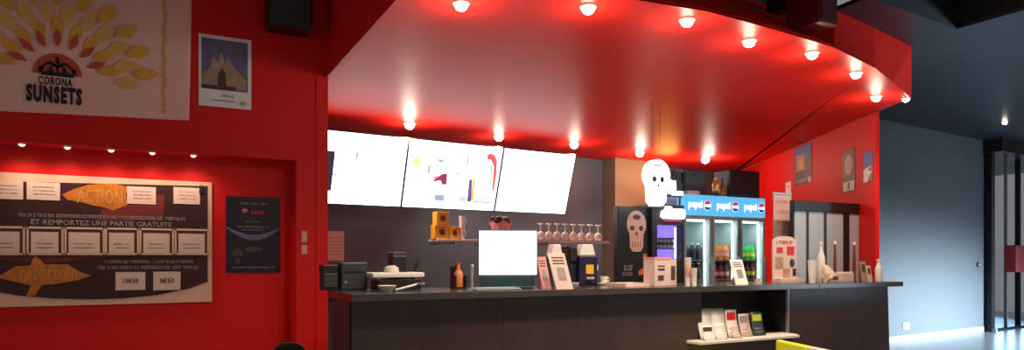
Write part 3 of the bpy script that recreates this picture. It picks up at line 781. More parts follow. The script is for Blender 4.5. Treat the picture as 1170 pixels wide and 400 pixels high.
# menu card holders leaning
def menucard(label, px0, px1, yt, yb, Y, skew, m=PALEP, grp='menu cards on the counter'):
    x0 = on_y(px0, yb, Y).x; x1 = on_y(px1, yb, Y).x; D = depth((x0+x1)/2, Y); h = (yb-yt)*D/F; w = x1-x0
    t = thing('menu_card', label, 'card', (x0, Y, ZT), 0, grp)
    sk = skew
    b = local(t); b.add([(0, 0, .0), (w, 0, .0), (w+sk, .07, h), (sk, .07, h), (0, .012, .0), (w, .012, .0), (w+sk, .082, h), (sk, .082, h)],
        [(0, 1, 2, 3), (7, 6, 5, 4), (0, 4, 5, 1), (1, 5, 6, 2), (2, 6, 7, 3), (3, 7, 4, 0)]); b.build('board', m, t)
    b = local(t)
    def pt(u, v, o=-.003): return (w*u+sk*v, .07*v+o, h*v)
    for (u0_, u1_, v0, v1) in ((.3, .75, .25, .6),): b.add([pt(u0_, v0), pt(u1_, v0), pt(u1_, v1), pt(u0_, v1)], [(0, 1, 2, 3)])
    b.build('picture', GREYI, t)
    b = local(t)
    for v in (.7, .78, .86): b.add([pt(.15, v), pt(.85, v), pt(.85, v+.03), pt(.15, v+.03)], [(0, 1, 2, 3)])
    b.build('lettering', BROWN, t)
    b = local(t); b.add([(w*.3, .02, 0), (w*.7, .02, 0), (w*.6+sk*.6, .06, h*.6), (w*.4+sk*.6, .06, h*.6), (w*.3, .14, 0), (w*.7, .14, 0)], [(0, 1, 2, 3), (4, 5, 2, 3)]); b.build('easel', m, t)
    return t
menucard('narrow pinkish menu card just right of the white monitor', 620, 630, 297, 333, 5.42, -.02, PINKP)
menucard('large pale menu card leaning right of the monitor', 636, 655, 294, 335, 5.22, -.05, PALEP)
# drink machines behind
def dispenser(label, px0, px1, yt, Y, m, topm, lab_m):
    x0 = on_y(px0, 320, Y).x; x1 = on_y(px1, 320, Y).x; D = depth((x0+x1)/2, Y); h = EYE+(HZ-yt)/F*D-ZT; w = x1-x0
    t = thing('drink_dispenser', label, 'dispenser', (x0, Y, ZT))
    local(t).box(0, w, 0, .14, 0, h*.72).build('body', m, t, .012)
    local(t).prism([(w*.05, h*.72), (w*.95, h*.72), (w*.8, h), (w*.25, h)], .02, .12).build('hopper', topm, t, .01)
    local(t).box(w*.35, w*.75, -.006, .001, h*.28, h*.5).build('label_panel', lab_m, t)
    local(t).box(w*.3, w*.7, -.04, .01, h*.14, h*.2).build('tap', STEEL, t, .004)
    return t
dispenser('dark blue dispenser with yellow label behind the bar', 662, 683, 279, 5.9, NAVY, WHT, YELL)
dispenser('slim dispenser with white top behind the large menu card', 630, 645, 279, 5.9, CHAR, WHT, GREYI)
x0, sx, sz = spot(649, 320, 5.95)
t = thing('coffee_machine', 'black coffee machine between the two dispensers', 'machine', (x0, 5.92, ZT))
w, h = 10*sx, 46*sz
local(t).box(0, w, .03, .16, 0, h).build('body', BLK, t, .01)
local(t).box(.01, w-.01, 0, .04, h*.6, h*.95).build('head', BLK, t, .008)
local(t).box(.01, w-.01, -.03, .04, 0, .03).build('drip_tray', STEEL, t, .004)
# cup, saucer, tray papers
x0, sx, sz = spot(690, 322, 5.85)
t = thing('white_cup', 'small white cup on a dish right of the dark blue dispenser', 'cup', (x0, 5.85, ZT))
local(t).lathe([(0, 0), (.05, 0), (.068, .02), (.064, .022), (0, .01)], n=20).build('saucer', WHT, t)
local(t).lathe([(0, .012), (.028, .012), (.045, .09), (.041, .09), (.026, .02), (0, .02)], n=20).build('cup_body', WHT, t)
local(t).tube([(.040, 0, .075), (.068, 0, .07), (.066, 0, .045), (.034, 0, .035)], .006).build('handle', WHT, t)
t = thing('sugar_pot', 'small cream pot standing above the white cup', 'pot', (x0+.01, 6.02, ZT))
local(t).lathe([(0, 0), (.035, 0), (.035, .15), (0, .15)], n=16).build('body', CHAR, t)
local(t).lathe([(.032, .15), (.032, .2), (.02, .215), (0, .215)], n=16).build('lid', WHT, t)
x0, sx, sz = spot(704, 327, 5.6)
t = thing('serving_tray', 'pale flat tray lying before the skull printed cabinet', 'tray', (x0-.02, 5.42, ZT))
b = local(t); w = 34*sx; b.box(0, w, 0, .34, 0, .012).box(0, w, 0, .012, .012, .03).box(0, w, .328, .34, .012, .03).box(0, .012, .012, .328, .012, .03).box(w-.012, w, .012, .328, .012, .03); b.build('tray_body', PAPERP, t)
local(t).box(.06, w-.06, .06, .26, .0125, .02).build('paper_liner', PAPER, t)

# ---- skull outlines
def skull(b, cx, cz, w, h, y0, y1):
    pts = []
    for k in range(25):
        a = -.35+(PI+.7)*k/24
        pts.append((cx+w*.5*math.cos(a), cz+h*.16+h*.34*math.sin(a)))
    pts += [(cx-w*.36, cz-h*.08), (cx-w*.34, cz-h*.40), (cx-w*.2, cz-h*.5), (cx+w*.2, cz-h*.5), (cx+w*.34, cz-h*.40), (cx+w*.36, cz-h*.08)]
    return b.prism(pts, y0, y1)
def skull_face(b, cx, cz, w, h, y0, y1):
    for s in (-1, 1): b.disc(cx+s*w*.2, cz+h*.07, w*.10, h*.065, y0, y1, 14)
    b.prism([(cx, cz+h*.0), (cx+w*.07, cz-h*.11), (cx, cz-h*.085), (cx-w*.07, cz-h*.11)], y0, y1)
    for k in range(4): b.box(cx-w*.18+k*w*.12-.003, cx-w*.18+k*w*.12+.003, y0, y1, cz-h*.40, cz-h*.25)
    return b
# printed cabinet
Yk = 6.75
x0 = on_y(706, 320, Yk).x; x1 = on_y(741, 320, Yk).x; D = depth((x0+x1)/2, Yk); zt_ = EYE+(HZ-236)/F*D
t = thing('printed_cabinet', 'black cabinet with a large pinkish skull printed on its front', 'cabinet', (x0, Yk, 0))
w = x1-x0
local(t).box(0, w, 0, .09, 0, zt_).build('body', BLK, t, .008)
X = lambda px: on_y(px, 260, Yk).x-x0
Z = lambda py: EYE+(HZ-py)/F*D
b = local(t); skull(b, X(727), Z(264), X(738)-X(716), Z(241)-Z(288), -.006, -.0005); b.build('skull_print', SKIN, t)
b = local(t); skull_face(b, X(727), Z(264), (X(738)-X(716))*1.15, Z(241)-Z(288), -.009, -.006); b.disc(X(727), Z(248), .06, .03, -.009, -.006); b.build('skull_features', BROWN, t)
b = local(t); b.prism([(X(730), Z(315)), (X(737), Z(313)), (X(739), Z(290)), (X(734.5), Z(290)), (X(735), Z(306)), (X(729), Z(310))], -.006, -.0005); b.build('orange_flame_print', ORNG, t)
b = local(t); bars(b, X(711), X(723), Z(309), Z(303), -.006, 91); bars(b, X(711), X(723), Z(315), Z(311), -.006, 92); b.build('lettering', GREYI, t)
# black fridge with violet window
Yf = 6.7
x0 = on_y(745, 320, Yf).x; x1 = on_y(781.5, 320, Yf).x; D = depth((x0+x1)/2, Yf); Z = lambda py: EYE+(HZ-py)/F*D; X = lambda px: on_y(px, 260, Yf).x-x0
t = thing('slush_fridge', 'black fridge with violet lit window and glowing white sign above', 'fridge', (x0, Yf, 0))
w = x1-x0; zt_ = Z(234)
xa, xb = X(751), X(780); za, zb_ = Z(297), Z(257)
for bx_ in ((0, xa, 0, .5, 0, zt_), (xb, w, 0, .5, 0, zt_)): local(t).box(*bx_).build('side_panel', BLK, t)
local(t).box(xa, xb, 0, .5, 0, za).build('base', BLK, t); local(t).box(xa, xb, 0, .5, zb_, zt_).build('head', BLK, t); local(t).box(xa, xb, .135, .5, za, zb_).build('back_panel', BLK, t)
local(t).box(xa, xb, .115, .13, za, zb_).build('lit_back', emit('violet_light', (.20, .12, .72), 1.9), t)
local(t).lathe([(.012, za+.02), (.012, zb_-.03)], X(774), .04, 0, 12).build('light_tube', emit('tube_light', (.8, .75, 1), 5), t)
for k in range(3): local(t).box(xa, xb, .03, .113, za+(zb_-za)*(.3*k)+.002, za+(zb_-za)*(.3*k)+.014).build('shelf', CHAR, t)
local(t).box(xa, xb, .012, .018, za, zb_).build('pane', PANEB, t)
b = local(t); u0_, u1_ = X(754.5), X(780); zc = (Z(238)+Z(250))/2; hh = (Z(238)-Z(250))/2
pts = [(u0_+.03, zc-hh), (u1_-.02, zc-hh), (u1_, zc-hh*.5), (u1_, zc+hh*.6), (u1_-.03, zc+hh*.9), (u0_+.16, zc+hh*.9), (u0_+.12, zc+hh*1.35), (u0_+.07, zc+hh*1.35), (u0_+.06, zc+hh*.7), (u0_+.01, zc+hh*.4), (u0_, zc-hh*.6)]
b.prism(pts, -.05, -.0005); b.build('lit_sign', emit('sign_white', (1, .97, .97), 3), t)
local(t).box(X(757), X(776), -.045, -.0005, Z(253), Z(251)).build('red_strip', emit('strip_red', (.6, .05, .12), .8), t)
fp = None
for k in range(5):
    loc = (x0+xa+.045+k*(xb-xa-.16)/4, Yf+.075, za+.3*(zb_-za)+.0145)
    lab = '%s dark can from the left behind the violet lit window' % ord_[k]
    if fp is None:
        fp = thing('drink_can', lab, 'can', loc, 0, 'cans in the violet fridge')
        local(fp).lathe([(.022, 0), (.027, .008), (.027, .12), (.021, .132), (0, .13)], n=14).build('can_body', LILAC, fp)
        local(fp).lathe([(.0275, .04), (.0275, .08)], n=14).build('band', NAVY, fp)
    else: dup(fp, loc, label=lab)
# glowing skull sign
Ys = 6.45
x0 = on_y(749.5, 210, Ys).x; D = depth(x0, Ys); zc = EYE+(HZ-209)/F*D
sw = on_y(763.5, 210, Ys).x-on_y(736, 210, Ys).x; shh = 53*D/F
t = thing('skull_sign', 'glowing white skull sign hanging under the red ceiling', 'sign', (x0, Ys, zc))
skull(local(t), 0, 0, sw, shh, -.04, .04).build('lit_face', emit('skull_white', (1, .98, .98), 3.2), t)
b = local(t); skull_face(b, .0, 0, sw*.8, shh, -.046, -.0405)
for k in range(5): b.box(-.06+.026*k, -.045+.026*k, -.046, -.0405, shh*.34, shh*.34+.03)
b.build('features', mat('grey_marking', (.03, .03, .03), .6), t)
for k_ in (-.06, .06): local(t).tube([(k_, 0, shh*.44), (k_, 0, ZC-zc)], .003).build('hanging_wire', BLK, t)
# lit letters V L beside
x0 = on_y(764, 220, Yf).x; D = depth(x0, Yf); Z = lambda py: EYE+(HZ-py)/F*D; X = lambda px: on_y(px, 215, Yf).x-x0
t = thing('lit_lettering', 'glowing cream letters beside the skull sign above the fridge', 'sign', (x0, Yf, Z(224)))
z0 = Z(224)
b = local(t)
b.prism([(X(765.5), Z(221)-z0), (X(767.5), Z(221)-z0), (X(768.5), Z(207)-z0), (X(766), Z(207)-z0)], .05, .1)
b.prism([(X(768.5), Z(206)-z0), (X(771), Z(204)-z0), (X(774), Z(219)-z0), (X(771.5), Z(221)-z0)], .05, .1)
b.prism([(X(773), Z(205)-z0), (X(775.5), Z(205)-z0), (X(776), Z(217)-z0), (X(784), Z(217)-z0), (X(784), Z(222)-z0), (X(773.5), Z(222)-z0)], .05, .1)
b.build('letters', emit('letter_cream', (1, .88, .74), 1.6), t)
b = local(t); b.box(0, X(786), .1, .13, 0, Z(206)-z0).box(X(766), X(767), .1, .12, zt_-Z(224)+.002, 0).box(X(783), X(784), .1, .12, zt_-Z(224)+.002, 0); b.build('backing', BLK, t)
local(t).box(X(764), X(780), .1, .3, Z(233.5)-z0, Z(225)-z0).build('lilac_panel', mat('lilac_plastic', (.20, .20, .46), .4), t)

# ================================================================== THE THREE COOLERS
Yc = 6.84
cols = [(782, 813.5), (814.5, 845), (846, 874.5)]
rows = [(NAVY, BLK, 'dark'), (ORNG, INKM, 'orange'), (mat('green_drink', (.02, .42, .08), .25), INKM, 'green')]
cname = ['left cooler of the three with pale blue crown, dark bottles inside', 'middle cooler of the three with pale blue crown, orange drinks inside', 'right cooler of the three, green bottles inside, beside the red wall']
TUBE = emit('cooler_tube', (.82, 1, .97), 3.5)
CROWN = emit('crown_blue', (.10, .48, .86), 1.0)
for k, (pa, pb) in enumerate(cols):
    x0 = on_y(pa, 300, Yc).x; x1 = on_y(pb, 300, Yc).x; w = x1-x0
    D = depth((x0+x1)/2, Yc); Z = lambda py: EYE+(HZ-py)/F*D
    zt_ = 2.31; zc0 = 2.31-.27
    t = thing('drinks_cooler', cname[k], 'cooler', (x0, Yc, 0), 0, 'drinks coolers behind the bar')
    dp = .5; wl = .03
    for bx_, nm_ in (((0, wl, .04, dp, 0, zc0), 'side_panel'), ((w-wl, w, .04, dp, 0, zc0), 'side_panel'), ((0, w, dp, dp+.03, 0, zt_), 'back_panel'), ((wl, w-wl, .04, dp, 0, .25), 'base'), ((wl, w-wl, .04, dp, zc0-.03, zc0), 'top_panel')):
        local(t).box(*bx_).build(nm_, ALU, t)
    local(t).box(wl, w-wl, dp-.02, dp-.001, .25, zc0-.03).build('lining', COOLW, t)
    cr = local(t).box(0, w, .0, dp, zc0+.005, zt_).build('crown', CROWN, t, .012, 3)
    hz = zt_-zc0
    local(t).text('pepsi', w*.14, w*.64, zc0+hz*.26, zc0+hz*.72, -.003, .03).build('lettering', emit('crown_white', (1, 1, 1), 1.5), cr)
    gx_, gz_ = w*.83, zc0+hz*.5; r_ = .062
    local(t).disc(gx_, gz_, r_, r_*1.1, -.004, -.0005).build('globe', emit('globe_white', (1, 1, 1), 1.1), cr)
    local(t).disc(gx_, gz_+.006, r_*.9, r_*.95, -.006, -.0042, 16, .25, PI-.1).build('globe_top', emit('globe_red', (.8, .02, .05), .8), cr)
    local(t).disc(gx_, gz_-.012, r_*.85, r_*.8, -.006, -.0042, 16, PI+.1, 2*PI-.25).build('globe_base', emit('globe_blue', (.02, .08, .5), .6), cr)
    fr_ = .04
    b = local(t); b.box(.002, fr_, .0, .038, .12, zc0).box(w-fr_, w-.002, .0, .038, .12, zc0).box(fr_, w-fr_, .0, .038, .12, .26).box(fr_, w-fr_, .0, .038, zc0-.05, zc0)
    dr = b.build('door', ALU, t, .004)
    local(t).box(fr_, w-fr_, .015, .022, .26, zc0-.05).build('pane', PANEB, dr)
    local(t).box(w-fr_+.006, w-.012, -.03, 0, 1.0, 1.5).build('handle', STEEL, dr, .005)
    local(t).lathe([(.016, .35), (.016, zc0-.08)], w-wl-.03, .07, 0, 10).build('light_tube', TUBE, t)
    local(t).tube([(wl+.03, .08, zc0-.06), (w-wl-.03, .08, zc0-.06)], .016).build('light_tube', TUBE, t)
    zs = [.55, .88, 1.20, 1.46]
    for z in zs: local(t).box(wl+.002, w-wl-.002, .06, dp-.03, z-.012, z).build('shelf', STEEL, t)
    for r, (z, m, nm) in enumerate([(1.20, rows[k][1], ['black', 'dark red', 'dark red'][k]), (1.46, rows[k][0], ['navy', 'orange', 'green'][k])]):
        fp = None; nb = 4; sp_ = (w-2*wl-.10)/(nb-1)
        for j in range(nb):
            loc = (x0+wl+.045+sp_*j, Yc+.17, z+.001)
            lab = '%s %s bottle from the left on the %s shelf of the %s cooler' % (ord_[j], nm, ['lower', 'upper'][r], ['left', 'middle', 'right'][k])
            if fp is None:
                fp = thing('drink_bottle', lab, 'bottle', loc, 0, 'bottles in the coolers')
                local(fp).lathe([(0, 0), (.042, 0), (.046, .012), (.046, .125), (.038, .155), (.019, .19), (.017, .205), (0, .205)], n=14).build('bottle_body', m, fp)
                local(fp).lathe([(.019, .204), (.019, .222), (0, .222)], n=12).build('cap', WHT if k == 0 else m, fp)
                local(fp).lathe([(.0468, .05), (.0468, .10)], n=14).build('label_band', m if k == 0 else [0, PINKP, LIMEP][k], fp)
            else: dup(fp, loc, label=lab)
    lamp('cooler_lamp', 'AREA', (x0+w/2, Yc+.10, zc0-.09), 3, (.8, 1, .97), .3, target=(x0+w/2, Yc+.3, 1.0), sizey=.08)
# black boxes and things above the coolers
def topbox(name, label, px0, px1, yt, yb, Y, m, cat='box'):
    x0 = on_y(px0, 210, Y).x; x1 = on_y(px1, 210, Y).x; D = depth((x0+x1)/2, Y); z1 = EYE+(HZ-yt)/F*D
    t = thing(name, label, cat, (x0, Y, 2.312), 0, 'black boxes over the coolers'); w = x1-x0; h = z1-2.312
    local(t).box(0, w, 0, .3, 0, h).build('case', m, t, .01)
    local(t).box(w*.06, w*.94, -.006, .001, h*.08, h*.92).build('front', BLK, t, .004)
    local(t).box(w*.4, w*.6, -.02, -.004, h*.75, h*.82).build('handle', BLK, t)
    return t
topbox('storage_box', 'black box on top of the left cooler below the ceiling', 781, 807, 194, 222, Yc+.12, BLK)
topbox('storage_box', 'black box at the left edge above the violet fridge', 768, 779, 196, 222, Yc+.14, BLK)
bpy.data.objects['storage_box.001'].location.z = 2.312
topbox('storage_box', 'black box on top of the right cooler beside the red wall', 834, 868, 195, 224, Yc+.12, BLK)
x0 = on_y(818, 215, Yc+.14).x
t = thing('gold_trophy', 'golden bottle shaped trophy on top of the middle cooler', 'trophy', (x0, Yc+.14, 2.312))
local(t).lathe([(.05, 0), (.05, .05), (.02, .055)], n=16).build('base', BLK, t)
local(t).lathe([(.02, .055), (.045, .08), (.048, .17), (.03, .20), (.018, .23), (.02, .26), (0, .26)], n=16).build('bottle_body', mat('gold', (.75, .48, .14), .3, metal=.6), t)
x0 = on_y(825, 215, Yc+.2).x
t = thing('brown_bottle', 'brown bottle right of the golden trophy on the coolers', 'bottle', (x0, Yc+.2, 2.312))
local(t).lathe([(0, 0), (.04, 0), (.042, .15), (.018, .2), (.016, .25), (0, .25)], n=16).build('bottle_body', mat('brown_glass', (.30, .08, .03), .2), t)
local(t).lathe([(.018, .25), (.018, .27), (0, .27)], n=12).build('cap', BLK, t)
x0 = on_y(786, 215, Yc+.02).x
t = thing('cream_carton', 'flat cream carton in front of the black box on the left cooler', 'carton', (x0, Yc+.015, 2.312))
local(t).box(0, .2, 0, .09, 0, .045).build('carton_body', PALEP, t, .003)
local(t).box(.02, .18, .01, .08, .0455, .052).build('lid', CREAM, t, .002)

# ================================================================== COUNTER, MIDDLE AND RIGHT
x0, sx, sz = spot(748, 328, 5.35)
t = thing('popcorn_carton', 'square pale carton with pink top edge before the violet fridge', 'box', (x0, 5.35, ZT))
D = depth(x0, 5.35); w, h = 20*sx*.95, 33*sz
local(t).box(0, w, 0, .17, 0, h).build('carton_body', PALEP, t, .004)
local(t).box(-.003, w+.003, -.003, .173, h-.022, h+.003).build('top_band', PINKP, t)
b = local(t); b.box(w*.2, w*.55, -.003, 0, h*.2, h*.38).box(w*.2, w*.6, -.003, 0, h*.55, h*.62).box(w*.2, w*.6, -.003, 0, h*.68, h*.72); b.build('print', BROWN, t)
x1_ = x0+w+.01
t = thing('brown_carton', 'brown and pink carton touching the right of the pale carton', 'box', (x1_, 5.42, ZT))
local(t).box(0, w*.6, 0, .14, 0, h*.93).build('carton_body', PALEP, t, .004)
local(t).box(w*.2, w*.5, -.003, 0, h*.2, h*.7).build('print', BROWN, t)
def stack(label, px, yt, yb, Y, r, m, grp, band=None):
    x0, sx, sz = spot(px, yb, Y); h = (yb-yt)*sz
    t = thing('paper_cup', label, 'cup', (x0, Y, ZT), 0, grp)
    local(t).lathe([(0, 0), (r*.72, 0), (r, h-.006), (r*1.07, h-.003), (r*1.05, h), (r*.94, h-.002), (r*.68, .01), (0, .01)], n=20).build('cup_body', m, t)
    if band: local(t).lathe([(r*.80+.001, h*.3), (r*.94+.001, h*.7)], n=20).build('band', band, t)
    return t
stack('tall white and pink paper cup right of the brown carton', 786, 296, 328, 5.36, .034, PAPER, 'paper cups on the counter', PINKP)
stack('short white paper cup at the counter edge near the coolers', 793, 309, 329, 5.28, .032, PAPER, 'paper cups on the counter')
menucard('white card with grey picture standing before the coolers', 841, 855, 297, 325, 5.4, -.02, PAPER)
x0, sx, sz = spot(870, 325, 5.35)
t = thing('small_candle', 'small amber pot near the counter edge before the red wall', 'pot', (x0, 5.4, ZT))
local(t).lathe([(0, 0), (.03, 0), (.034, .05), (.028, .05), (.025, .01), (0, .01)], n=16).build('holder', PALEP, t)
local(t).lathe([(0, .01), (.024, .01), (.024, .06), (0, .06)], n=16).build('wax', ORNG, t)
# roll-up banner behind
x0, sx, sz = spot(884, 300, 6.2); D = depth(x0, 6.2)
w = 20.5*sx; zt_ = EYE+(HZ-221)/F*D
t = thing('rollup_banner', 'tall narrow pale pink banner standing between the coolers and the black framed glass doors', 'banner', (x0, 6.2, 0))
local(t).box(0, w, 0, .008, .08, zt_).build('cloth', PALEP, t)
local(t).box(-.01, w+.01, -.06, .07, 0, .08).build('base', STEEL, t, .01)
local(t).box(-.005, w+.005, -.008, .016, zt_-.01, zt_+.015).build('top_rail', STEEL, t)
b = local(t)
for k in range(5): bars(b, w*.15, w*.85, zt_-.12-.13*k, zt_-.08-.13*k, -.003, 120+k)
b.build('lettering', PINKP, t)
t, w, h = sheet('paper_note', 'tiny white note stuck on the red wall above the pink banner', 'note', WR, (898, 209, 904, 223))
b = local(t); bars(b, w*.2, w*.85, h*.6, h*.68, -.008, 131); b.build('lettering', GREYI, t)
# pink display
x0, sx, sz = spot(888, 325, 5.5); w, h = 28*sx, 54*sz
t = thing('sweets_display', 'pink and white patterned sweets display board on the counter', 'display', (x0, 5.5, ZT))
b = local(t); pts = [(0, 0), (w, 0), (w, h*.93)]+[(w*.5+w*.42*math.cos(a*PI/8), h*.93+h*.07*math.sin(a*PI/8)) for a in range(9)]+[(0, h*.93)]
b.prism(pts, .06, .075); b.build('backboard', PALEP, t)
local(t).box(0, w, -.05, .06, 0, .05).build('tray', PALEP, t, .004)
b = local(t); b.box(w*.15, w*.40, .056, .0595, h*.64, h*.76).box(w*.58, w*.88, .056, .0595, h*.60, h*.78); b.build('picture', REDP, t)
b = local(t); b.box(w*.1, w*.42, .056, .0595, h*.3, h*.55).box(w*.42, w*.7, .056, .0595, h*.1, h*.3); b.build('picture', SAND, t)
b = local(t); b.disc(w*.8, h*.42, w*.1, h*.09, .056, .0595).box(w*.82, w*.96, .056, .0595, h*.14, h*.3); b.build('dark_picture', NAVY, t)
b = local(t); bars(b, w*.15, w*.85, h*.83, h*.9, .057, 140); b.build('lettering', REDP, t)
# black cabinet with grey panes
Yg = 5.93
ca = on_y(906, 240, Yg); cb = on_y(981.5, 240, Yg)
t = thing('glass_screen', 'black framed screen of tall grey glass doors before the angled red wall', 'partition', (ca.x, Yg, 0))
w = cb.x-ca.x; D = depth((ca.x+cb.x)/2, Yg); Z = lambda py: EYE+(HZ-py)/F*D; X = lambda px: on_y(px, 260, Yg).x-ca.x
zt_ = Z(231); zh = Z(243)
dpg = .05
b = local(t); b.box(0, w, dpg-.01, dpg, 0, zh).box(0, .02, 0, dpg-.01, 0, zh).box(w-.02, w, 0, dpg-.01, 0, zh).box(.02, w-.02, 0, dpg-.01, 0, .12); b.build('screen_frame', BLK, t)
local(t).box(-.004, w+.004, -.025, dpg, zh, zt_).build('header', BLK, t, .006)
ed = [906.5, 921, 922.5, 941, 943, 963, 969, 981]
for i in range(0, 8, 2):
    x0, x1 = X(ed[i])+.004, X(ed[i+1])-.004
    b = local(t); b.box(x0, x0+.012, -.012, .0, .12, zh).box(x1-.012, x1, -.012, .0, .12, zh).box(x0, x1, -.012, 0, .12, .15).box(x0, x1, -.012, 0, zh-.02, zh)
    dr = b.build('door', ALU, t)
    local(t).box(x0+.012, x1-.012, -.008, -.003, .15, zh-.02).build('pane', mat('grey_blue_glass', (.40, .45, .50), .2, spec=.5), dr)
b = local(t); b.box(X(921)-.004, X(922.5)+.004, -.02, .0, .12, zh).box(X(941), X(943), -.02, 0, .12, zh).box(X(963), X(969), -.02, 0, .12, zh); b.build('mullion', BLK, t)
# bottles, cups and bags at the right end
def bottle(name, label, px, yt, yb, Y, r, m, capm, grp=None, cat='bottle', neck=.35):
    x0, sx, sz = spot(px, yb, Y); D = depth(x0, Y); h = EYE+(HZ-yt)/F*D-ZT
    t = thing(name, label, cat, (x0, Y, ZT), 0, grp)
    local(t).lathe([(0, 0), (r*.95, 0), (r, .008), (r, h*.55), (r*.8, h*.66), (r*neck, h*.78), (r*neck, h*.92)], n=18).build('bottle_body', m, t)
    local(t).lathe([(r*neck*1.3, h*.91), (r*neck*1.3, h*.99), (0, h)], n=14).build('cap', capm, t)
    return t
stack('tall stack of white cups before the grey glass doors', 928, 297, 323, 5.38, .05, WHT, 'paper cups on the counter')
bottle('squeeze_bottle', 'large white bottle behind the stack of white cups', 938, 276, 322, 5.52, .048, WHT, WHT)
x0, sx, sz = spot(948, 323, 5.35)
t = thing('paper_bag', 'crumpled cream paper bag slumped before the grey glass doors', 'bag', (x0, 5.36, ZT))
b = local(t); rr = random.Random(9); n = 16; vs = []
for r_, z_, ox in [(.085, 0, 0), (.10, .05, 0), (.09, .10, -.015), (.065, .14, -.035), (.035, .185, -.055), (.02, .20, -.06)]:
    for k in range(n):
        q = r_*(1+.16*rr.uniform(-1, 1)); vs.append((ox+q*math.cos(2*PI*k/n), q*.75*math.sin(2*PI*k/n), z_))
fs = [(i*n+k, i*n+(k+1) % n, (i+1)*n+(k+1) % n, (i+1)*n+k) for i in range(5) for k in range(n)]+[tuple(range(n-1, -1, -1)), tuple(5*n+k for k in range(n))]
b.add(vs, fs).build('paper', mat('cream_paper', (.70, .55, .44), .7), t)
b = local(t); b.box(-.05, .03, -.097, -.092, .03, .07); b.build('sticker', BROWN, t)
bottle('slim_bottle', 'slim dark red bottle with white top, left of the two', 954, 275, 322, 5.46, .018, INKM, WHT, 'slim red bottles', neck=.7)
bottle('slim_bottle', 'slim dark red bottle with white top, right of the two', 976, 276, 321, 5.46, .018, INKM, WHT, 'slim red bottles', neck=.7)
x0, sx, sz = spot(962, 322, 5.34)
t = thing('cream_box', 'low cream box between the two slim red bottles', 'box', (x0, 5.34, ZT))
local(t).box(0, 14*sx, 0, .10, 0, 10*sz).build('carton_body', PALEP, t, .004)
local(t).box(.01, 14*sx-.01, .01, .09, 10*sz, 11.5*sz).build('lid', PAPERP, t, .003)
for k, (px, wd, yt, m, lab) in enumerate([(985, 6, 298, SAND, 'tan card standing third from the counter right end'), (992, 5, 303, PALEP, 'pale card standing second from the counter right end')]):
    x0, sx, sz = spot(px, 321, 5.36)
    t = thing('small_card', lab, 'card', (x0, 5.36, ZT), 0, 'small cards at the counter end')
    w, h = wd*sx, (321-yt)*sz
    b = local(t); b.add([(0, 0, 0), (w, 0, 0), (w, .03, h), (0, .03, h), (0, .006, 0), (w, .006, 0), (w, .036, h), (0, .036, h)], [(0, 1, 2, 3), (7, 6, 5, 4), (0, 4, 5, 1), (1, 5, 6, 2), (2, 6, 7, 3), (3, 7, 4, 0)]); b.build('board', m, t)
    b = local(t); b.add([(w*.2, .011, h*.5), (w*.8, .011, h*.5), (w*.8, .021, h*.85), (w*.2, .021, h*.85)], [(0, 1, 2, 3)]); b.build('picture', BROWN, t)
    b = local(t); b.add([(w*.3, .006, 0), (w*.7, .006, 0), (w*.5, .03, h*.7), (w*.3, .07, 0), (w*.7, .07, 0)], [(0, 1, 2), (4, 3, 2)]); b.build('easel', m, t)
bottle('white_bottle', 'white bottle at the far right end of the counter', 1004, 296, 321, 5.4, .042, WHT, WHT, neck=.45)

# ---- posters on the angled red wall
t, w, h = sheet('wall_poster', 'poster with blue sky and tan street, leftmost on the angled red wall', 'poster', WR, (908.5, 170, 928, 213), m=BROWN, group='posters on the angled red wall')
local(t).prism([(w*.03, h*.70), (w*.97, h*.62), (w*.97, h*.99), (w*.03, h*.97)], -.009, -.0062).build('sky_picture', BLUEP, t)
local(t).box(w*.12, w*.62, -.011, -.0062, h*.36, h*.78).build('house_picture', SAND, t)
local(t).box(w*.3, w*.5, -.013, -.011, h*.42, h*.64).build('door_picture', GOLD, t)
b = local(t); bars(b, w*.1, w*.8, h*.05, h*.14, -.0085, 151); b.box(w*.8, w*.97, -.009, -.0062, h*.0, h*.14); b.build('lettering', PAPERP, t)
t, w, h = sheet('wall_poster', 'dark poster with pale portrait and white foot, middle on the angled red wall', 'poster', WR, (963.5, 172.5, 977, 219.5), m=INKR, group='posters on the angled red wall')
local(t).disc(w*.5, h*.62, w*.30, h*.24, -.009, -.0062).build('portrait_picture', PALEP, t)
local(t).disc(w*.58, h*.60, w*.14, h*.12, -.011, -.009).build('face_picture', PINKP, t)
local(t).box(w*.03, w*.97, -.009, -.0062, 0, h*.22).build('white_foot', PAPER, t)
b = local(t); b.box(w*.45, w*.6, -.0105, -.009, h*.02, h*.2); b.build('lettering', BLUEP, t)
t, w, h = sheet('wall_poster', 'small blue white and red poster by the outer edge of the angled red wall', 'poster', WR, (987.5, 174.5, 997.5, 209), m=BLUEP, group='posters on the angled red wall')
local(t).prism([(0, 0), (w*.6, 0), (w, h*.35), (w, h*.5), (w*.2, h*.45), (0, h*.4)], -.009, -.0062).build('white_picture', PAPER, t)
local(t).prism([(w*.45, h*.4), (w, h*.3), (w, h*.5)], -.011, -.009).build('red_picture', REDP, t)
local(t).prism([(w*.5, 0), (w, 0), (w, h*.28), (w*.6, h*.2)], -.011, -.009).build('blue_picture', NAVY, t)

